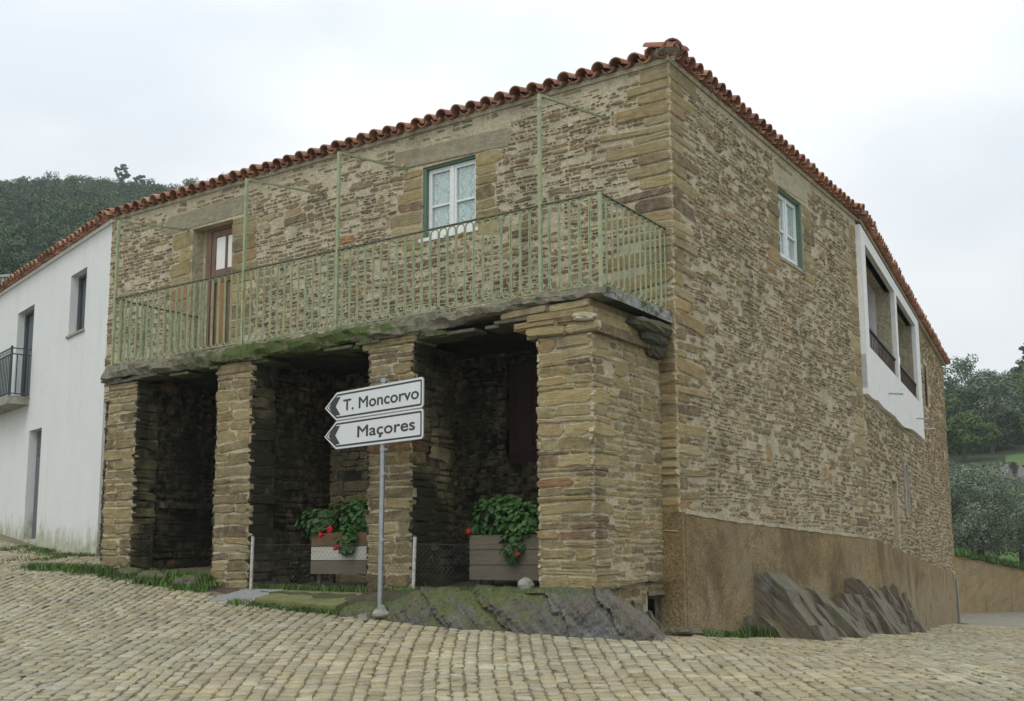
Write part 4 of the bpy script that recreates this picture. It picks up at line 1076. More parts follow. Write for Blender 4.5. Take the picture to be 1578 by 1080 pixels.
# earth floor of the arcade, on its raised footing
b = Buf(); nu, nw = 60, 14
for_u = np.linspace(.1, 9.2, nu); V = []
for i, u in enumerate(for_u):
    zt = np.interp(u, [0, 2.6, 3.3, 5.3, 6.5, 8.4, 9.3], [1.20, 1.17, 1.10, 1.12, 1.24, 1.32, 1.35])
    wo = np.interp(u, [0, 1, 2.6, 3.3, 4.8, 5.2, 9.3], [.1, .3, .35, .3, .30, .12, .14]) + .03 * wob(u * 3, 0, 2)
    for j in range(nw):
        t = j / (nw - 1)
        if t < .75: w_ = -1.5 + (1.5 + wo) * t / .75; z = zt + .025 * wob(u * 3, w_ * 4, 1.5) + (.06 * max(0, -w_ - .2))
        else: w_ = wo + .05 * (t - .75) / .25; z = zt - (t - .75) / .25 * .75
        V.append(O.P(u, z, w_))
I = np.arange(nu * nw).reshape(nu, nw); q = np.stack([I[:-1, :-1], I[:-1, 1:], I[1:, 1:], I[1:, :-1]], -1).reshape(-1, 4)
b.add(V, q, 0); thing_from(b, 'earth_floor', [M_EARTH], None, None, kind='structure', smooth=True)
b = Buf()
def gslab(buf, pl, u0, u1, w0, w1, zt, th, **kw):
    n = 10
    top = [pl.P(u, zt(u) + .006 * wob(u * 5, 0), w1) for u in np.linspace(u0, u1, n)]; bk = [pl.P(u, zt(u) + .03, w0) for u in np.linspace(u0, u1, n)]
    V = top + bk + [v - UP * th for v in top]; q = []
    for i in range(n - 1): q += [(i, i + 1, n + i + 1, n + i), (2 * n + i, 2 * n + i + 1, i + 1, i)]
    buf.add(V, np.array(q), 0, **kw)
def wedge(buf, u0, u1, w0, w1, z_in, lift, th):
    n = 12; us_ = np.linspace(u0, u1, n); a_, c_ = [], []
    for u in us_:
        p = O.P(u, 0, w1); a_.append(A3(p[0], p[1], g1(p[0], p[1]) + lift + .006 * wob(u * 5, 1))); p = O.P(u, 0, w0); c_.append(A3(p[0], p[1], z_in(u)))
    V = a_ + c_ + [v - UP * th for v in a_]; q = []
    for i in range(n - 1): q += [(i, i + 1, n + i + 1, n + i), (2 * n + i, 2 * n + i + 1, i + 1, i)]
    q += [(0, n, 2 * n, 2 * n), (n - 1, 3 * n - 1, 3 * n - 1, 2 * n - 1)][:0]
    buf.add(V, np.array(q), 0); buf.add([V[0], V[n], V[2 * n]], np.array([[0, 1, 2]]), 0); buf.add([V[n - 1], V[2 * n - 1], V[3 * n - 1]], np.array([[0, 1, 2]]), 0)
wedge(b, 3.3, 4.62, .02, .50, lambda u: 1.12 + .01 * (u - 3.3), .09, .3)
thing_from(b, 'mossy_pavement', [mat_simple('mossy_concrete', (.17, .175, .07), .95, .3, 9, .4, stain=(5, (.09, .11, .03), .5, .7))], None, None, kind='structure')
b = Buf(); wedge(b, 4.625, 5.3, .02, .62, lambda u: 1.14, .03, .3)
thing_from(b, 'paved_ramp', [mat_simple('grey_ramp', (.27, .28, .27), .9, .25, 30, .5, stain=(22, (.12, .12, .1), .55, .7))], None, None, kind='structure')
# ------------------------------------------------------------------ rock outcrops
def rockmass(name, pts, label, mat, seed, res=34, strata=.05, n_layers=7):
    """pts: list of (x_base,y_base,x_top,y_top,z_top) stations along the face; top runs back to the wall"""
    P = np.array(pts, float); ns = res * (len(P) - 1); t = np.linspace(0, len(P) - 1, ns); B_ = [np.interp(t, np.arange(len(P)), P[:, k_]) for k_ in range(P.shape[1])]
    xb, yb, xt, yt, zt = B_
    prof = np.array([(-.08, -.35), (0, 0.), (.1, .25), (.3, .55), (.55, .8), (.8, .95), (1.0, 1.), (1.7, 1.02), (2.6, 1.02), (3.4, .9)])
    pi = np.linspace(0, len(prof) - 1, 34); pa = np.interp(pi, np.arange(len(prof)), prof[:, 0]); pz = np.interp(pi, np.arange(len(prof)), prof[:, 1])
    V = []
    for i in range(ns):
        zb = g1(xb[i], yb[i]) - .02
        for a, z in zip(pa, pz):
            x = xb[i] + (xt[i] - xb[i]) * a; y = yb[i] + (yt[i] - yb[i]) * a; zz = zb + (zt[i] - zb) * z
            s = (x * .9 + zz * .75) * 2.1 + .35 * wob(x, zz, 2., seed)
            st = (s * .9) % 1.; stp = st ** 3
            d = strata * (.5 - stp) * (1.2 + .8 * wob(x, 0, 1.3, 4)) + .05 * wob(x * 2, zz * 3, 2.2, seed) + .022 * wob(x * 6, zz * 9, 2., seed) + RNG.normal(0, .005)
            nrm = np.array([xb[i] - xt[i], yb[i] - yt[i]]); nrm /= np.linalg.norm(nrm) + 1e-6
            k_ = min(1, max(0, (z + .2) * 2)) 
            V.append((x + nrm[0] * d * k_, y + nrm[1] * d * k_, zz + (.5 * d if a > .9 else 0)))
    m_ = len(pa); I = np.arange(ns * m_).reshape(ns, m_); q = np.stack([I[:-1, :-1], I[1:, :-1], I[1:, 1:], I[:-1, 1:]], -1).reshape(-1, 4)
    b = Buf(); b.add(V, q, 0)
    return thing_from(b, name, [mat], label, 'rock')
rockmass('rock_ledge', [(-1.95, 12.02, -1.75, 12.3, 1.02), (-1.45, 11.70, -1.3, 12.0, 1.06), (-1.16, 11.52, -1.05, 11.75, 1.16), (-.9, 11.25, -.75, 11.62, 1.19), (-.35, 11.0, -.15, 11.3, 1.19), (.35, 10.72, .5, 11.0, 1.20), (.9, 10.5, .95, 10.8, 1.19), (1.2, 10.42, 1.1, 10.75, 1.12), (1.5, 10.62, 1.35, 10.95, .92)],
         'low mossy grey slate ledge carrying the right pillar at the edge of the cobbles', M_LEDGE, 1.)
def slates(name, pl, u0, u1, n, H, Wd, label, seed, wbase=.0, env=None):
    """upended slate beds standing side by side along a wall: every bed is a ragged plate whose edge runs down towards the lane"""
    rs = np.random.default_rng(seed); b = Buf()
    for i in range(n):
        t = (i + rs.uniform(-.4, .4)) / n; u = u0 + (u1 - u0) * t
        e = np.interp(t, *zip(*(env or [(0, .35), (.12, .85), (.3, 1.), (.6, .9), (.85, .75), (1, .35)]))) * rs.uniform(.72, 1.12)
        h = H * e; wd = Wd * (e ** .5) * rs.uniform(.8, 1.15); th = rs.uniform(.5, 1.5) * (u1 - u0) / n * 1.3
        p0 = pl.P(u, 0, 0); zb = g1(*(p0 + pl.n * wd * .6)[:2]) - .1
        m_ = 9; top = []
        crest = rs.uniform(.15, .45)
        for k_ in range(m_ + 1):
            c = k_ / m_
            z = h * (1 - ((c - crest) / (1 - crest)) ** rs.uniform(1.0, 1.15) if c > crest else 1 - .25 * (crest - c) / crest)
            step = rs.normal(0, .035 * H) if 0 < k_ < m_ else 0
            top.append((c * wd + rs.normal(0, .012), max(z + step, 0)))
        V = []; nl = len(top)
        sk = rs.normal(.12, .08)
        for f_ in (0, 1):
            for (c, z) in top: V.append(pl.P(u + (f_ - .5) * th + z * sk + rs.normal(0, .012), zb + .1 + z + rs.normal(0, .012) - .04 * f_, wbase + c))
            for (c, z) in top: V.append(pl.P(u + (f_ - .5) * th + rs.normal(0, .008) , zb - .15, wbase + c + (.04 * (c > .8 * wd))))
        q = []; o_ = 2 * nl
        for k_ in range(nl - 1):
            q += [(k_, k_ + 1, nl + k_ + 1, nl + k_), (o_ + k_ + 1, o_ + k_, o_ + nl + k_, o_ + nl + k_ + 1), (k_, o_ + k_, o_ + k_ + 1, k_ + 1)]
        q += [(nl - 1, o_ + nl - 1, o_ + 2 * nl - 1, 2 * nl - 1), (0, nl, o_ + nl, o_)]
        b.add(V, np.array(q), 0)
    return thing_from(b, name, [M_SLATE], label, 'rock')
slates('slate_outcrop', R, -1.25, -.35, 7, .38, .45, 'thin tilted slate blades at the right end of the mossy ledge', 5, -.35)
slates('slate_outcrop', R, 1.8, 4.6, 8, .86, 1.1, 'large tilted slate outcrop leaning against the brown plastered wall foot', 6)
slates('slate_outcrop', R, 4.65, 7.4, 13, .84, .8, 'ragged upended slate outcrop in the middle, just past the largest one', 8)
slates('slate_outcrop', S, -.1, 3.0, 18, .86, .6, 'farthest of the upended slate outcrops along the side wall', 9)
# ------------------------------------------------------------------ grass and plants
def blades(buf, x, y, z, n, h, spread, rs, w_=.008):
    P = np.stack([x + rs.normal(0, spread, n), y + rs.normal(0, spread, n), np.full(n, z)], 1)
    a = rs.random(n) * 2 * np.pi; hh = h * rs.uniform(.4, 1.1, n); D = np.stack([np.cos(a), np.sin(a), 0 * a], 1); T = np.stack([np.sin(a * 1.7), np.cos(a * 1.7), 0 * a], 1)
    V = np.stack([P - D * w_, P + D * w_, P + T * (hh * .25)[:, None] + D * w_ * .7 + UP * (hh * .6)[:, None], P + T * (hh * .25)[:, None] - D * w_ * .7 + UP * (hh * .6)[:, None], P + T * (hh * .6)[:, None] + UP * hh[:, None]], 1)
    off = (np.arange(n) * 5)[:, None]
    buf.add(V.reshape(-1, 3), [np.array([[0, 1, 2, 3]]) + off, np.array([[3, 2, 4]]) + off], 0, edge=np.repeat(rs.random(n), 5))
rs = np.random.default_rng(3)
b = Buf()
for i in range(150):                         # foot of the left pillars
    u = rs.uniform(5.9, 9.8); w_ = rs.uniform(-.3, .42) if u > 6.1 else rs.uniform(-.1, .3)
    p = O.P(u, 0, w_); inside = w_ < .13
    z = np.interp(u, [0, 2.6, 3.3, 5.3, 6.5, 8.4, 9.3], [1.20, 1.17, 1.10, 1.12, 1.24, 1.32, 1.35]) if inside else g1(p[0], p[1])
    blades(b, p[0], p[1], z - .01, 40, .13, .07, rs)
for i in range(70):                          # along the white house
    p = W.P(rs.uniform(-.2, 3.2) , 0, abs(rs.normal(0, .5)) + .05); blades(b, p[0], p[1], g1(p[0], p[1]) - .005, 22, .07, .09, rs)
for i in range(90):                          # in the arcade and between the pillars
    u = rs.choice([rs.uniform(3.3, 5.2), rs.uniform(1.0, 2.5)]); p = O.P(u, 0, rs.uniform(-.5, -.02)); blades(b, p[0], p[1], 1.12, 22, .09, .06, rs)
for i in range(46):                          # front of the ledge and by the sign
    u = rs.uniform(2.9, 4.9); p = O.P(u, 0, rs.uniform(.52, .62)); blades(b, p[0], p[1], g1(p[0], p[1]) - .01, 26, .09, .05, rs)
for i in range(50):
    u = rs.uniform(.3, 3.0); p = O.P(u, 0, rs.uniform(.02, .45)); blades(b, p[0], p[1], 1.18, 9, .035, .07, rs)
for u0, u1, n_ in ((.15, .9, 20), (1.3, 2.1, 26), (3.0, 3.6, 10), (14, 15.8, 6)):   # foot of the side wall
    for i in range(n_):
        p = (R if u0 < 8 else S).P(rs.uniform(u0, u1), 0, rs.uniform(.08, .35)); blades(b, p[0], p[1], g1(p[0], p[1]) - .01, 34, .16 if u0 == 1.3 else .09, .06, rs)
for i in range(260):                         # sparse tufts in the joints
    x, y = rs.uniform(-5, 7), rs.uniform(7, 13); 
    if in_house(np.array([x]), np.array([y]), .2)[0]: continue
    blades(b, x, y, g1(x, y) - .01, 5, .035, .03, rs, .004)
thing_from(b, 'grass', [M_GRASS], 'green grass tufts and weeds along the wall foot and pillars', 'grass', kind='stuff')
def leaf_disc(buf, c, nrm, r, rs, edge):
    nrm = nrm / np.linalg.norm(nrm); a = np.cross(nrm, rs.normal(0, 1, 3)); a /= np.linalg.norm(a); d = np.cross(nrm, a)
    t = np.linspace(0, 2 * np.pi, 9)[:-1]; rr = r * (1 + .14 * np.cos(t * 4 + 1)); rr[0] *= .45
    V = [c - nrm * r * .15] + [c + a * rr[k_] * math.cos(t[k_]) + d * rr[k_] * math.sin(t[k_]) + nrm * r * .12 * math.cos(2 * t[k_]) for k_ in range(8)]
    buf.add(V, np.array([[0, 1 + k_, 1 + (k_ + 1) % 8] for k_ in range(8)]), 0, edge=edge)
def geranium(cen, lobes, label, flowers, seed, spikes=None):
    rs = np.random.default_rng(seed); r_ = root('geranium_plant', tuple(cen), label, 'plant', 'geraniums in the wooden planters')
    b = Buf()
    for (du, dz, dw, ru, rz, rw, n_) in lobes:
        for i in range(n_):
            v = rs.normal(0, 1, 3); v /= np.linalg.norm(v); k_ = rs.uniform(.5, 1.) ** .5
            c = cen + LF * (du + v[0] * ru * k_) + NF * (dw + v[1] * rw * k_) + UP * (dz + v[2] * rz * k_)
            leaf_disc(b, c, (LF * v[0] + NF * (abs(v[1]) + .3) + UP * (v[2] + .7)) + rs.normal(0, .3, 3), rs.uniform(.022, .046), rs, rs.random() * .6 + .4 * max(0, v[2]))
        for i in range(14):
            v = rs.normal(0, 1, 3); v /= np.linalg.norm(v)
            b.tube([cen + LF * du * .5 - UP * .05, cen + LF * (du + v[0] * ru * .8) + NF * (dw + v[1] * rw * .8) + UP * (dz + v[2] * rz * .8)], .006, 4, 0, edge=.3)
    if spikes:
        for i in range(spikes): 
            p = cen + LF * rs.uniform(-.42, -.2) + UP * .0 + NF * rs.uniform(-.1, .1); b.tube([p, p + UP * rs.uniform(.35, .6) + LF * rs.normal(0, .06) + NF * rs.normal(0, .05)], [.006, .002], 4, 0, edge=.8)
    b.build('foliage', [M_GERAN], r_)
    for (du, dz, dw) in flowers:
        b = Buf()
        for i in range(34):
            v = rs.normal(0, 1, 3); v /= np.linalg.norm(v); leaf_disc(b, cen + LF * du + UP * dz + NF * dw + v * rs.uniform(.008, .032), v, .015, rs, .5)
        b.build('flower', [M_PETAL], r_)
def planter(u0, u1, z0, z1, w0, mats, label, boards):
    r_ = root('planter_box', tuple(O.P((u0 + u1) / 2, z0, w0)), label, 'planter', 'wooden planters behind the wire fence')
    d = .34; n_ = len(boards); h = (z1 - z0) / n_
    for i, mt in enumerate(boards):
        b = Buf(); a = z0 + i * h + .004; c = z0 + (i + 1) * h - .004
        pbox(b, O, u0 + random.uniform(0, .012), u1 - random.uniform(0, .012), a, c, w0 - .02, w0)
        pbox(b, O, u0 + .005, u1 - .005, a, c, w0 - d, w0 - d + .02); pbox(b, O, u0 + .004, u0 + .024, a, c, w0 - d + .021, w0 - .021); pbox(b, O, u1 - .024, u1 - .004, a, c, w0 - d + .021, w0 - .021)
        b.build('board', [mt], r_)
    for u in (u0 + .03, u1 - .1):
        for w_ in (w0 - .08, w0 - d + .03):
            b = Buf(); pbox(b, O, u, u + .06, z0 - .12, z0 + .02, w_ - .05, w_); b.build('leg', [M_PLANK], r_)
    b = Buf(); pbox(b, O, u0 + .03, u1 - .03, z0 + .05, z1 - .05, w0 - d + .03, w0 - .03); b.build('soil', [M_EARTH], r_)
planter(3.6, 4.56, 1.32, 1.84, -.36, None, 'wooden planter box with one pale board, left of the sign post', [M_PLANK, M_PLANKPALE, M_PLANKBRN])
planter(1.05, 2.06, 1.27, 1.78, -.36, None, 'grey brown wooden planter box next to the right stone pillar', [M_PLANK, M_PLANK, M_PLANK])
geranium(O.P(4.1, 1.86, -.5), [(.42, .12, .08, .34, .18, .17, 300), (-.2, .16, .02, .34, .25, .16, 280), (.1, .2, -.05, .3, .2, .15, 160), (-.2, -.12, .2, .15, .2, .07, 110), (.5, .0, .05, .12, .12, .12, 60)],
         'leafy geranium with bright red blooms spilling over the planter with the pale board', [(.0, .0, .27), (.03, .03, .25), (.18, -.05, .24), (.22, -.03, .22), (-.1, -.22, .28), (-.12, -.2, .27), (.06, .01, .24)], 21, 16)
geranium(O.P(1.57, 1.80, -.5), [(.12, .2, .08, .42, .24, .18, 420), (-.22, .12, .1, .36, .22, .15, 260), (-.14, -.16, .2, .15, .2, .07, 110), (-.38, .05, .1, .14, .12, .12, 70), (.4, .05, .05, .12, .1, .12, 50)],
         'rounded green geranium with few red blooms in the planter by the right pillar', [(.46, .02, .18), (-.27, -.24, .27)], 22)
# ------------------------------------------------------------------ wire fence
fence = root('wire_fence', tuple(O.P(3.8, 1.2, .04)), 'low chain link fence on peeling white posts in front of the planters', 'fence')
for u, zt, zb, lean in ((5.18, 1.80, 1.14, .0), (2.53, 1.76, 1.14, .012)):
    b = Buf(); b.tube([O.P(u, zb, .06), O.P(u - lean, zt, .05)], .021, 8); b.build('post', [M_POST], fence)
def wires(u0, u1, z0, z1):
    b = Buf(); c = .065; H = z1 - z0; L = u1 - u0
    s = -H
    while s < L:
        for sg in (1, -1):
            pts = []
            a = max(0, s); e = min(L, s + H)
            if e - a < .02: continue
            za, ze = (a - s), (e - s)
            if sg < 0: za, ze = H - za, H - ze
            sag = lambda x: -.02 * math.sin(x / L * math.pi)
            b.tube([O.P(u0 + a, z0 + za + sag(a), .04), O.P(u0 + (a + e) / 2, z0 + (za + ze) / 2 + sag((a + e) / 2), .045), O.P(u0 + e, z0 + ze + sag(e), .04)], .0013, 3)
        s += c
    for z in (z0, z1): b.tube([O.P(u0, z, .042), O.P((u0 + u1) / 2, z - .02, .042), O.P(u1, z, .042)], .0025, 4)
    b.build('wire_mesh', [M_WIRE], fence)
wires(2.55, 5.18, 1.2, 1.70); wires(.88, 2.52, 1.2, 1.68)
# ------------------------------------------------------------------ road sign
AZ = math.radians(-45); SX = A3(-math.sin(AZ), -math.cos(AZ)); SP0 = A3(-1.44, 11.9)
SN = A3(-math.cos(AZ), math.sin(AZ))
sign = root('road_sign', (-1.44, 11.9, 1.0), 'two white arrow signs on a grey post, T. Moncorvo above Maçores', 'road sign')
b = Buf(); b.tube([A3(-1.455, 11.9, .95), A3(-1.448, 11.9, 2.2), A3(-1.44, 11.9, 3.53)], .03, 12); b.build('post', [M_GALV], sign, True)
for z in (2.72, 2.45, 1.72, 3.5):
    b = Buf(); b.tube([A3(-1.442, 11.9, z - .02), A3(-1.442, 11.9, z + .02)], .038, 12); b.tube([A3(-1.442, 11.9, z) + SX * .03, A3(-1.442, 11.9, z) + SX * .075], .012, 6); b.build('clamp', [M_GALV], sign)
b = Buf()
for i in range(5): 
    a = rs.normal(0, 1, 3); c = np.cross(a, rs.normal(0, 1, 3)); a /= np.linalg.norm(a); c /= np.linalg.norm(c); b.box(A3(-1.5, 11.86, .93) + rs.normal(0, .02, 3), a * .12, c * .1, np.cross(a, c) * .11)
b.build('footing', [M_CONC], sign)
def poly_plate(name, pts, w0, w1, mat, parent, z0):
    """pts in plate coordinates (x to the right, z up); plate stands proud of the post"""
    n = len(pts); V = [SP0 + SX * x + SN * w_ + UP * (z0 + z) for w_ in (w0, w1) for x, z in pts]
    b = Buf(); b.add(V, [np.array([[i, (i + 1) % n, n + (i + 1) % n, n + i] for i in range(n)]), np.arange(n)[::-1][None], (np.arange(n) + n)[None]], 0)
    return b.build(name, [mat], parent)
def outline(L0, L1, H, ins, r=.035):
    """arrow-ended plate, point to the left"""
    x0 = L0 + ins * 1.25; x1 = L1 - ins; z1 = H / 2 - ins; sh = L0 + .235 + ins * .35; r = max(r - ins * .5, .012)
    p = [(x0, 0), (sh, -z1)]
    for a in np.linspace(-math.pi / 2, 0, 5): p.append((x1 - r + r * math.cos(a), -z1 + r + r * math.sin(a)))
    for a in np.linspace(0, math.pi / 2, 5): p.append((x1 - r + r * math.cos(a), z1 - r + r * math.sin(a)))
    p.append((sh, z1))
    return p
def text(body, x, z, h, parent, wscale, xr):
    cu = bpy.data.curves.new('lettering', 'FONT'); cu.body = body; cu.size = 1; cu.extrude = .0; cu.offset = .0
    o = bpy.data.objects.new('t', cu); COL.objects.link(o); dg = bpy.context.evaluated_depsgraph_get()
    me = bpy.data.meshes.new_from_object(o.evaluated_get(dg)); bpy.data.objects.remove(o)
    co = np.array([v.co[:] for v in me.vertices]); w0 = co[:, 0].min(); wd = co[:, 0].max() - w0
    s = h / .70; sx = (xr - x) / wd
    T = SP0[None] + SX[None] * (x + (co[:, 0:1] - w0) * sx) + UP[None] * (z + co[:, 1:2] * s) + SN[None] * PW[1]
    loc = np.array(LOC[parent.name]); fc = [list(p.vertices) for p in me.polygons]; V_ = []; F_ = []
    for k_, (dx, dz) in enumerate(((0, 0), (.0045, 0), (-.0045, 0), (0, .0035), (0, -.0035))):      # strokes thickened to the sign's weight
        F_ += [[i + len(co) * k_ for i in f] for f in fc]; V_.append(T - loc + SX * dx + UP * dz + SN * k_ * .0002)
    me = bpy.data.meshes.new('lettering'); me.from_pydata(np.concatenate(V_).tolist(), [], F_); me.materials.append(M_SIGNB); me.update()
    t = bpy.data.objects.new('lettering', me); COL.objects.link(t); t.parent = parent
PW = (.037, .0455)
for z0, H, body, x, xr, hh, zz in ((3.288, .335, 'T. Moncorvo', -.70, .66, .128, -.062), (2.948, .33, 'Ma\u00e7ores', -.42, .60, .128, -.055)):
    L0, L1 = -1.075, .735
    o = poly_plate('sign_plate', outline(L0, L1, H, 0), .03, .042, M_ALU, sign, z0)
    poly_plate('white_border', outline(L0, L1, H, .006), .042, .0425, M_SIGNW, o, z0)
    poly_plate('black_border', outline(L0, L1, H, .024), .0425, .0432, M_SIGNB, o, z0)
    poly_plate('white_field', outline(L0, L1, H, .046), .0432, .044, M_SIGNW, o, z0)
    c = [(-.975, 0), (-.87, .092), (-.765, .105), (-.86, 0), (-.765, -.105), (-.87, -.105)]
    c = [(-.985, 0), (-.885, .108), (-.755, .108), (-.85, 0), (-.755, -.108), (-.885, -.108)]
    V = [SP0 + SX * a + SN * .0455 + UP * (z0 + d) for a, d in c]
    b = Buf(); b.add(V, np.array([[0, 3, 2, 1], [0, 5, 4, 3]])); b.build('arrow', [M_SIGNB], o)
    text(body, x, z0 + zz, hh, o, .8, xr)
# loose stone by the right pillar, and small stones at the sign
def stone(name, c, s, label, mat, seed):
    b = Buf(); n1_, n2_ = 7, 10; V = []
    for i in range(n1_):
        for j in range(n2_):
            th = math.pi * i / (n1_ - 1); ph = 2 * math.pi * j / n2_; d = A3(math.sin(th) * math.cos(ph), math.sin(th) * math.sin(ph), math.cos(th))
            V.append(c + d * s * (1 + .16 * wob(d[0] * 3, d[1] * 3 + d[2] * 2, 1., seed)))
    q = [(i * n2_ + j, i * n2_ + (j + 1) % n2_, (i + 1) * n2_ + (j + 1) % n2_, (i + 1) * n2_ + j) for i in range(n1_ - 1) for j in range(n2_)]
    b.add(V, np.array(q)[:, ::-1], 0); thing_from(b, name, [mat], label, 'stone')
stone('loose_stone', O.P(.97, 1.24, .12), np.array([.09, .08, .075]), 'pale loose stone on the ledge against the right pillar', M_CONC, 3)
stone('loose_stone', A3(-1.42, 11.7, .93), np.array([.10, .06, .045]), 'pale flat stone on the ground at the sign post foot', M_CONC, 4)
for (u_, w_, sx_, lab) in ((-.33, .05, .17, 'flat brown stone under the hollow at the foot of the right pillar'), (-.1, .16, .13, 'small brown stone wedged between the mossy ledge and the plastered corner'), (.45, .14, .12, 'small dark stone at the foot of the brown plaster, near the corner')):
    p = R.P(u_, 0, w_); stone('loose_stone', A3(p[0], p[1], g1(p[0], p[1]) + .04), np.array([sx_, .10, .055]), lab, M_SLATE, u_ * 7)
for i, (u, lab) in enumerate(((6.25, 'brown boulder under the second pillar at its left foot'), (7.0, 'flat brown boulder in the grass between the two left pillars'), (7.5, 'mossy boulder beside the leftmost pillar foot'))):
    p = O.P(u, 0, .16); stone('boulder', A3(p[0], p[1], g1(p[0], p[1]) + .05), np.array([.22, .13, .12 - .02 * i]), lab, M_LEDGE, 5 + i)
# ================================================================== FAR GROUND, HILLS, TREES
def terr(r, az):
    L = np.interp(r, [0, 24, 32, 60, 130, 215, 265, 330, 600], [-2.5, -2.0, -1.5, 6, 32, 66, 82, 86, 84]) * np.clip(1.015 + .33 * (az + .445), .95, 1.07) * (1 + .008 * np.sin(az * 47 + 1))
    Rr = np.interp(r, [0, 50, 60, 80, 110, 200, 260, 330, 600], [-5, -5, -4, 5.5, 10.5, 26, 31, 33, 30]) * (1 + .02 * np.sin(az * 30))
    k_ = np.clip((az + .05) / .3, 0, 1)
    return L * (1 - k_) + Rr * k_
rr_ = np.concatenate([np.arange(2, 60, 4.), np.arange(60, 340, 5.), [400, 600]]); aa = np.radians(np.arange(-75, 76, 1.5))
RR, AA = np.meshgrid(rr_, aa); X = RR * np.sin(AA); Y = RR * np.cos(AA); Z = terr(RR, AA)
Z = np.where(RR < 45, np.minimum(Z, -2.6), Z)
I = np.arange(X.size).reshape(X.shape); q = np.stack([I[:-1, :-1], I[:-1, 1:], I[1:, 1:], I[1:, :-1]], -1).reshape(-1, 4)
b = Buf(); b.add(np.stack([X, Y, Z], -1).reshape(-1, 3), q); thing_from(b, 'hillside', [M_HILL], None, None, kind='structure', smooth=True)
def crown(rs, n_cl, n_leaf, R_, H_, leaf, kind='round'):
    """leaf clumps through an uneven crown; local coordinates, foot of the crown at z=0"""
    C_ = []
    for i in range(n_cl):
        v = rs.normal(0, 1, 3); v /= np.linalg.norm(v); k_ = rs.uniform(.45, 1.) ** .6
        if kind == 'cone':
            t = rs.random() ** .8; rad = R_ * (1 - t) ** .8 * rs.uniform(.3, 1.1); a = rs.random() * 6.28; C_.append((math.cos(a) * rad, math.sin(a) * rad, H_ * t, R_ * .3 * (1.15 - t)))
        elif kind == 'flat':
            C_.append((v[0] * R_ * k_, v[1] * R_ * k_, H_ * (.55 + .45 * v[2] * k_ + .12 * math.sin(v[0] * 5)), R_ * .26))
        else: C_.append((v[0] * R_ * k_ * rs.uniform(.8, 1.1), v[1] * R_ * k_, H_ * (.5 + .5 * v[2] * k_), R_ * rs.uniform(.2, .34)))
    C_ = np.array(C_); c = np.repeat(C_, n_leaf, 0); n = len(c)
    v = rs.normal(0, 1, (n, 3)); v /= np.linalg.norm(v, axis=1)[:, None]
    P = c[:, :3] + v * (c[:, 3:4] * rs.uniform(.5, 1.05, (n, 1))) * np.array([1, 1, .7])
    nn = v + rs.normal(0, .6, (n, 3)) + np.array([0, 0, .5]); nn /= np.linalg.norm(nn, axis=1)[:, None]
    a = np.cross(nn, rs.normal(0, 1, (n, 3))); a /= np.linalg.norm(a, axis=1)[:, None]; d = np.cross(nn, a)
    s = leaf * rs.uniform(.5, 1.2, (n, 1))
    V = np.stack([P - a * s, P - d * s * .5, P + a * s, P + d * s * .5], 1)
    E = np.repeat(np.clip(np.repeat(rs.random(n_cl), n_leaf) * .7 + rs.normal(.15, .15, n), 0, 1), 4)
    F_ = np.arange(n * 4).reshape(n, 4)
    return V.reshape(-1, 3), F_, E
def tree(name, base, h, R_, trunk_h, mat, label, seed, kind='round', n_cl=40, n_leaf=45, leaf=.35, group=None, r0=.22, limbs=7):
    rs = np.random.default_rng(seed); t = root(name, tuple(base), label, 'tree', group); base = np.array(base, float)
    b = Buf(); top = base + A3(rs.normal(0, R_ * .08), rs.normal(0, R_ * .08), trunk_h + (h - trunk_h) * .55)
    mid_ = (base + top) / 2 + A3(rs.normal(0, R_ * .06), 0)
    b.tube([base - UP * .3, mid_, top], [r0, r0 * .7, r0 * .25], 7)
    for i in range(limbs):
        a = rs.random() * 6.28; s_ = base + (top - base) * rs.uniform(.35, .85); e_ = s_ + A3(math.cos(a) * R_ * .7, math.sin(a) * R_ * .7, (h - trunk_h) * rs.uniform(.1, .35))
        b.tube([s_, (s_ + e_) / 2 + UP * .1, e_], [r0 * .4, r0 * .25, r0 * .1], 5)
    b.build('trunk', [M_BARK], t)
    V, F_, E = crown(rs, n_cl, n_leaf, R_, h - trunk_h, leaf, kind)
    b = Buf(); b.add(V + base + UP * trunk_h, F_, 0, edge=E); b.build('crown', [mat], t)
    return t
def at(px, Y):      # azimuth of a feature as tangent, distance -> ground point
    x = px * Y; r = math.hypot(x, Y); return A3(x, Y, float(terr(np.array(r), np.array(math.atan2(x, Y)))))
# forest on both hills: crowns of many trees merged, nobody could count them
def forest(name, spots, mats, label, seed):
    rs = np.random.default_rng(seed); b = Buf(); T_ = [crown(rs, 30, 32, 1., 1.7, .08, k_) for k_ in ('round', 'round', 'flat', 'cone', 'round')]
    for (p, s, k_, m_) in spots:
        V, F_, E = T_[k_ % 5]; a = rs.random() * 6.28; M_ = np.array([[math.cos(a), -math.sin(a), 0], [math.sin(a), math.cos(a), 0], [0, 0, 1]])
        b.add((V @ M_.T) * s * np.array([1, 1, rs.uniform(.85, 1.25)]) + p, F_, m_, edge=np.clip(E * .7 + rs.uniform(-.15, .45), 0, 1))
    thing_from(b, name, mats, label, 'forest', kind='stuff')
rs = np.random.default_rng(5); sp = []
for i in range(2000):
    az = rs.uniform(math.radians(-34), math.radians(-13)); r = math.sqrt(rs.uniform(112 ** 2, 285 ** 2))
    p = A3(r * math.sin(az), r * math.cos(az), float(terr(np.array(r), np.array(az))) - .5); sp.append((p, rs.uniform(1.5, 3.2) * (1.0 if rs.random() < .9 else 1.15), int(rs.integers(0, 5)), int(rs.integers(0, 3) == 0)))
forest('pine_forest', sp, [M_PINE, M_BROAD], 'dense dark pine forest covering the hill behind the white house', 1)
sp = []
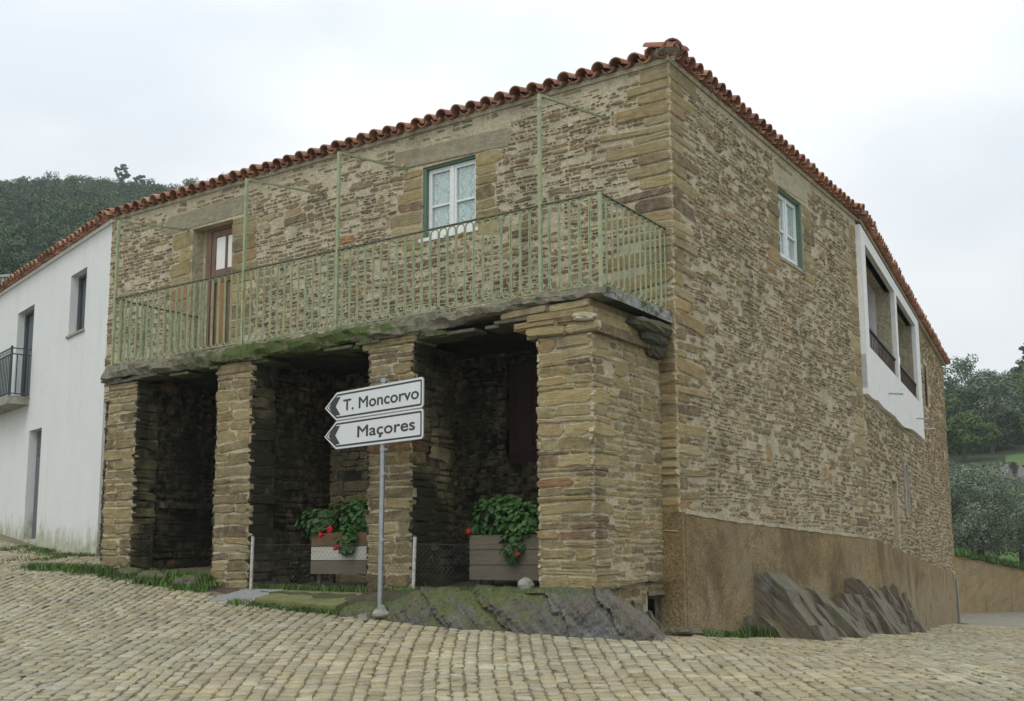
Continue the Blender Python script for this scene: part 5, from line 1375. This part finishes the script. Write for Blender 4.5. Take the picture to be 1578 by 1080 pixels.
for i in range(950):
    az = rs.uniform(math.radians(10), math.radians(40)); r = math.sqrt(rs.uniform(112 ** 2, 255 ** 2))
    p = A3(r * math.sin(az), r * math.cos(az), float(terr(np.array(r), np.array(az))) - .5); sp.append((p, rs.uniform(1.8, 3.6), int(rs.integers(0, 3)), int(rs.integers(0, 3))))
forest('hillside_woodland', sp, [M_PINE, M_BROAD, M_BRIGHT], 'mixed green woodland on the slope at the right, above the olive trees', 2)
# skyline trees that stand out
for i, (px, Y, h, R_, kd, lab) in enumerate(((-.378, 252, 7.5, 1.7, 'flat', 'taller of the twin pines rising above the left skyline'), (-.361, 254, 6.2, 1.5, 'flat', 'smaller right-hand pine of the skyline twins at the left'),
        (-.473, 256, 7, 2.2, 'cone', 'pointed pine at the far left of the skyline'))):
    tree('pine_tree', at(px, Y) + UP * 3, h, R_, h * .45, M_PINE, lab, 40 + i, kd, 30, 60, .24, 'pines on the left skyline')
tree('oak_tree', at(.418, 150), 9.5, 4.6, 3., M_PINE, 'broad dark oak rising on the skyline next to the roof end', 50, 'flat', 50, 120, .19, r0=.35)
tree('oak_tree', at(.447, 156), 7.0, 4.0, 1.6, M_BROAD, 'lower rounded oak on the right skyline, between the broad oak and the conifer', 51, 'round', 40, 110, .19)
tree('oak_tree', at(.470, 162), 6.0, 2.4, 1.6, M_OLIVE, 'small greyish tree on the skyline just left of the conifer', 52, 'round', 24, 90, .18)
tree('conifer', at(.493, 150), 12.5, 3.4, 2.5, M_PINE, 'tall tiered conifer at the right edge of the skyline', 53, 'cone', 60, 90, .22)
for i, (px, Y, h, R_, m_, lab) in enumerate(((.434, 112, 7, 3.3, M_BROAD, 'round dark green tree halfway up the slope beside the house wall'), (.450, 104, 8, 3.0, M_OLIVE, 'grey green tree above the grass terrace'),
        (.489, 110, 7.5, 3.8, M_BRIGHT, 'bright green bushy tree above the grass terrace at the right'), (.425, 98, 4.5, 2.6, M_BRIGHT, 'light green bush on the slope right beside the house wall'))):
    tree('hillside_tree', at(px, Y), h, R_, 1.2, m_, lab, 60 + i, 'round', 50, 130, .15, 'single trees on the right slope')
# grass terraces with a dark dry-stone edge
b = Buf()
for (Ya, Yb, x0, x1, dz) in ((84, 96, .462, .60, .35), (62, 74, .45, .60, .3)):
    V = []; n_ = 18
    for Y_ in np.linspace(Ya, Yb, 5):
        for t in np.linspace(x0, x1, n_): p = at(t, Y_); V.append(p + UP * dz)
    I = np.arange(5 * n_).reshape(5, n_); q = np.stack([I[:-1, :-1], I[:-1, 1:], I[1:, 1:], I[1:, :-1]], -1).reshape(-1, 4); b.add(V, q, 0)
thing_from(b, 'grass_terrace', [M_GRASSLAND], None, None, kind='structure', smooth=True)
b = Buf(); n_ = 40; top = []; 
for t in np.linspace(.458, .6, n_): p = at(t, 80.5); b.box(p - UP * .4, A3(.32, 0), A3(0, .5), UP * (1.5 + .25 * math.sin(t * 300)), 0)
thing_from(b, 'terrace_wall', [M_STONE_IN], 'dark dry stone terrace wall below the green strip on the slope', 'wall')
# small house on the hill
hh_ = root('hill_house', tuple(at(.4255, 138)), 'tiny ochre house with a tiled roof below the skyline oak', 'house')
p = at(.4225, 138) + UP * 1.2
b = Buf(); b.box(p, A3(5.5, 0), A3(0, 4), UP * 2.4); b.build('wall', [mat_simple('ochre_plaster', (.42, .33, .22), .9, .15, 2, 0)], hh_)
b = Buf(); b.add([p + A3(-.3, -.3, 2.4), p + A3(5.8, -.3, 2.4), p + A3(5.8, 4.3, 2.4), p + A3(-.3, 4.3, 2.4), p + A3(-.3, 2, 3.2), p + A3(5.8, 2, 3.2)], [np.array([[0, 1, 5, 4], [3, 4, 5, 2]]), np.array([[0, 4, 3], [1, 2, 5]])], 0, tint=(.35, .18, .1)); b.build('roof', [M_TILE], hh_)
for x in (1., 3.4): 
    b = Buf(); b.box(p + A3(x, -.02, .9), A3(.8, 0), A3(0, .1), UP * 1.); b.build('window', [M_DARKGLASS], hh_)
# retaining wall, grass bank, olives
RW0 = A3(14.5, 40.5); RW1 = A3(18.8, 46.2); RW2 = A3(26, 55.2); RW3 = A3(36, 68)
tops = [1.75, 1.46, .70, .1]; b = Buf(); st = []
for k_, (a, c) in enumerate(((RW0, RW1), (RW1, RW2), (RW2, RW3))):
    for t in np.linspace(0, 1, 14)[:-1]: st.append((a + (c - a) * t, tops[k_] + (tops[k_ + 1] - tops[k_]) * t))
V = []; nz = 8
for p, tz in st:
    gzv = g1(p[0], p[1]) - .3
    for j in range(nz): z = gzv + (tz - gzv) * j / (nz - 1); V.append(p + A3(.06 * wob(p[0] * 2, z * 2, 1.), -.05 * wob(p[1] * 2, z * 3, 1.), z))
    V.append(p + A3(-.35, .3, tz)); 
m_ = nz + 1; I = np.arange(len(st) * m_).reshape(-1, m_); q = np.stack([I[:-1, :-1], I[1:, :-1], I[1:, 1:], I[:-1, 1:]], -1).reshape(-1, 4); b.add(V, q, 0)
rw = thing_from(b, 'retaining_wall', [M_RETAIN], 'reddish earth coloured retaining wall along the lane at the right, grass on top', 'wall')
b = Buf(); V = []
for p, tz in st:
    for w_, dz in ((-.05, -.03), (.5, .1), (2, .3), (6, .8), (14, 1.8), (26, 3.6)): V.append(p + A3(-.72, .62) * w_ * 1. + A3(.35, .62) * w_ * .3 + UP * (tz + dz + .06 * wob(p[0] * 2, w_, 1.)))
I = np.arange(len(st) * 6).reshape(-1, 6); q = np.stack([I[:-1, :-1], I[1:, :-1], I[1:, 1:], I[:-1, 1:]], -1).reshape(-1, 4); b.add(V, q, 0)
thing_from(b, 'grass_bank', [M_GRASSLAND], None, None, kind='structure', smooth=True)
b = Buf(); rs = np.random.default_rng(12)
for i in range(700):
    p, tz = st[int(rs.integers(8, 30))]; w_ = rs.uniform(0, 2.5); c = p + A3(-.72, .62) * w_ + A3(rs.uniform(-.3, .3), rs.uniform(-.4, .4)); blades(b, c[0], c[1], tz + .05 + w_ * .1, 12, .35, .15, rs, .02)
thing_from(b, 'bank_grass', [M_GRASS], 'bright grass growing on top of the red retaining wall', 'grass', kind='stuff')
for i, (x, y, h, R_, lab) in enumerate(((20.3, 50.5, 5.0, 2.3, 'olive tree just right of the house end, on the bank'), (23.2, 53.5, 5.2, 2.5, 'olive tree in the middle of the row on the bank'), (26.9, 57.0, 5.0, 2.5, 'olive tree at the right edge of the frame on the bank'), (22.6, 57.5, 5.4, 2.4, 'olive tree standing behind the others on the bank'))):
    tree('olive_tree', A3(x, y, 1.35 - i * .2 + (.8 if i == 3 else 0)), h - .45, R_, .2, M_OLIVE, lab, 70 + i, 'round', 80, 230, .065, 'olive trees on the bank', r0=.2, limbs=9)
# lamp at the left edge
lp = root('street_lamp', (-21.35, 43.5, 1.5), 'grey street lamp standing at the far left in front of the hill', 'lamp')
b = Buf(); b.tube([A3(-21.35, 43.5, 1.5), A3(-21.3, 43.5, 10), A3(-21.22, 43.5, 13.1)], [.09, .07, .05], 8); b.build('pole', [M_GALV], lp)
b = Buf(); b.box(A3(-21.3, 43.4, 13.1), A3(.5, 0, .05), A3(0, .2), UP * .1); b.build('lamp_head', [M_GALV], lp)

# ------------------------------------------------------------------ damp air
def haze():
    m = bpy.data.materials.new('damp_air'); m.use_nodes = True; nt = m.node_tree; nt.nodes.clear()
    o = nt.nodes.new('ShaderNodeOutputMaterial'); v = nt.nodes.new('ShaderNodeVolumePrincipled')
    v.inputs['Color'].default_value = (.86, .93, 1., 1); v.inputs['Density'].default_value = .0006; v.inputs['Anisotropy'].default_value = .2
    nt.links.new(v.outputs[0], o.inputs['Volume'])
    b = Buf(); b.box(A3(-620, -120, -8), A3(1240, 0), A3(0, 800), UP * 140)
    thing_from(b, 'haze', [m], 'thin damp haze over the valley', 'haze', kind='stuff')
haze()
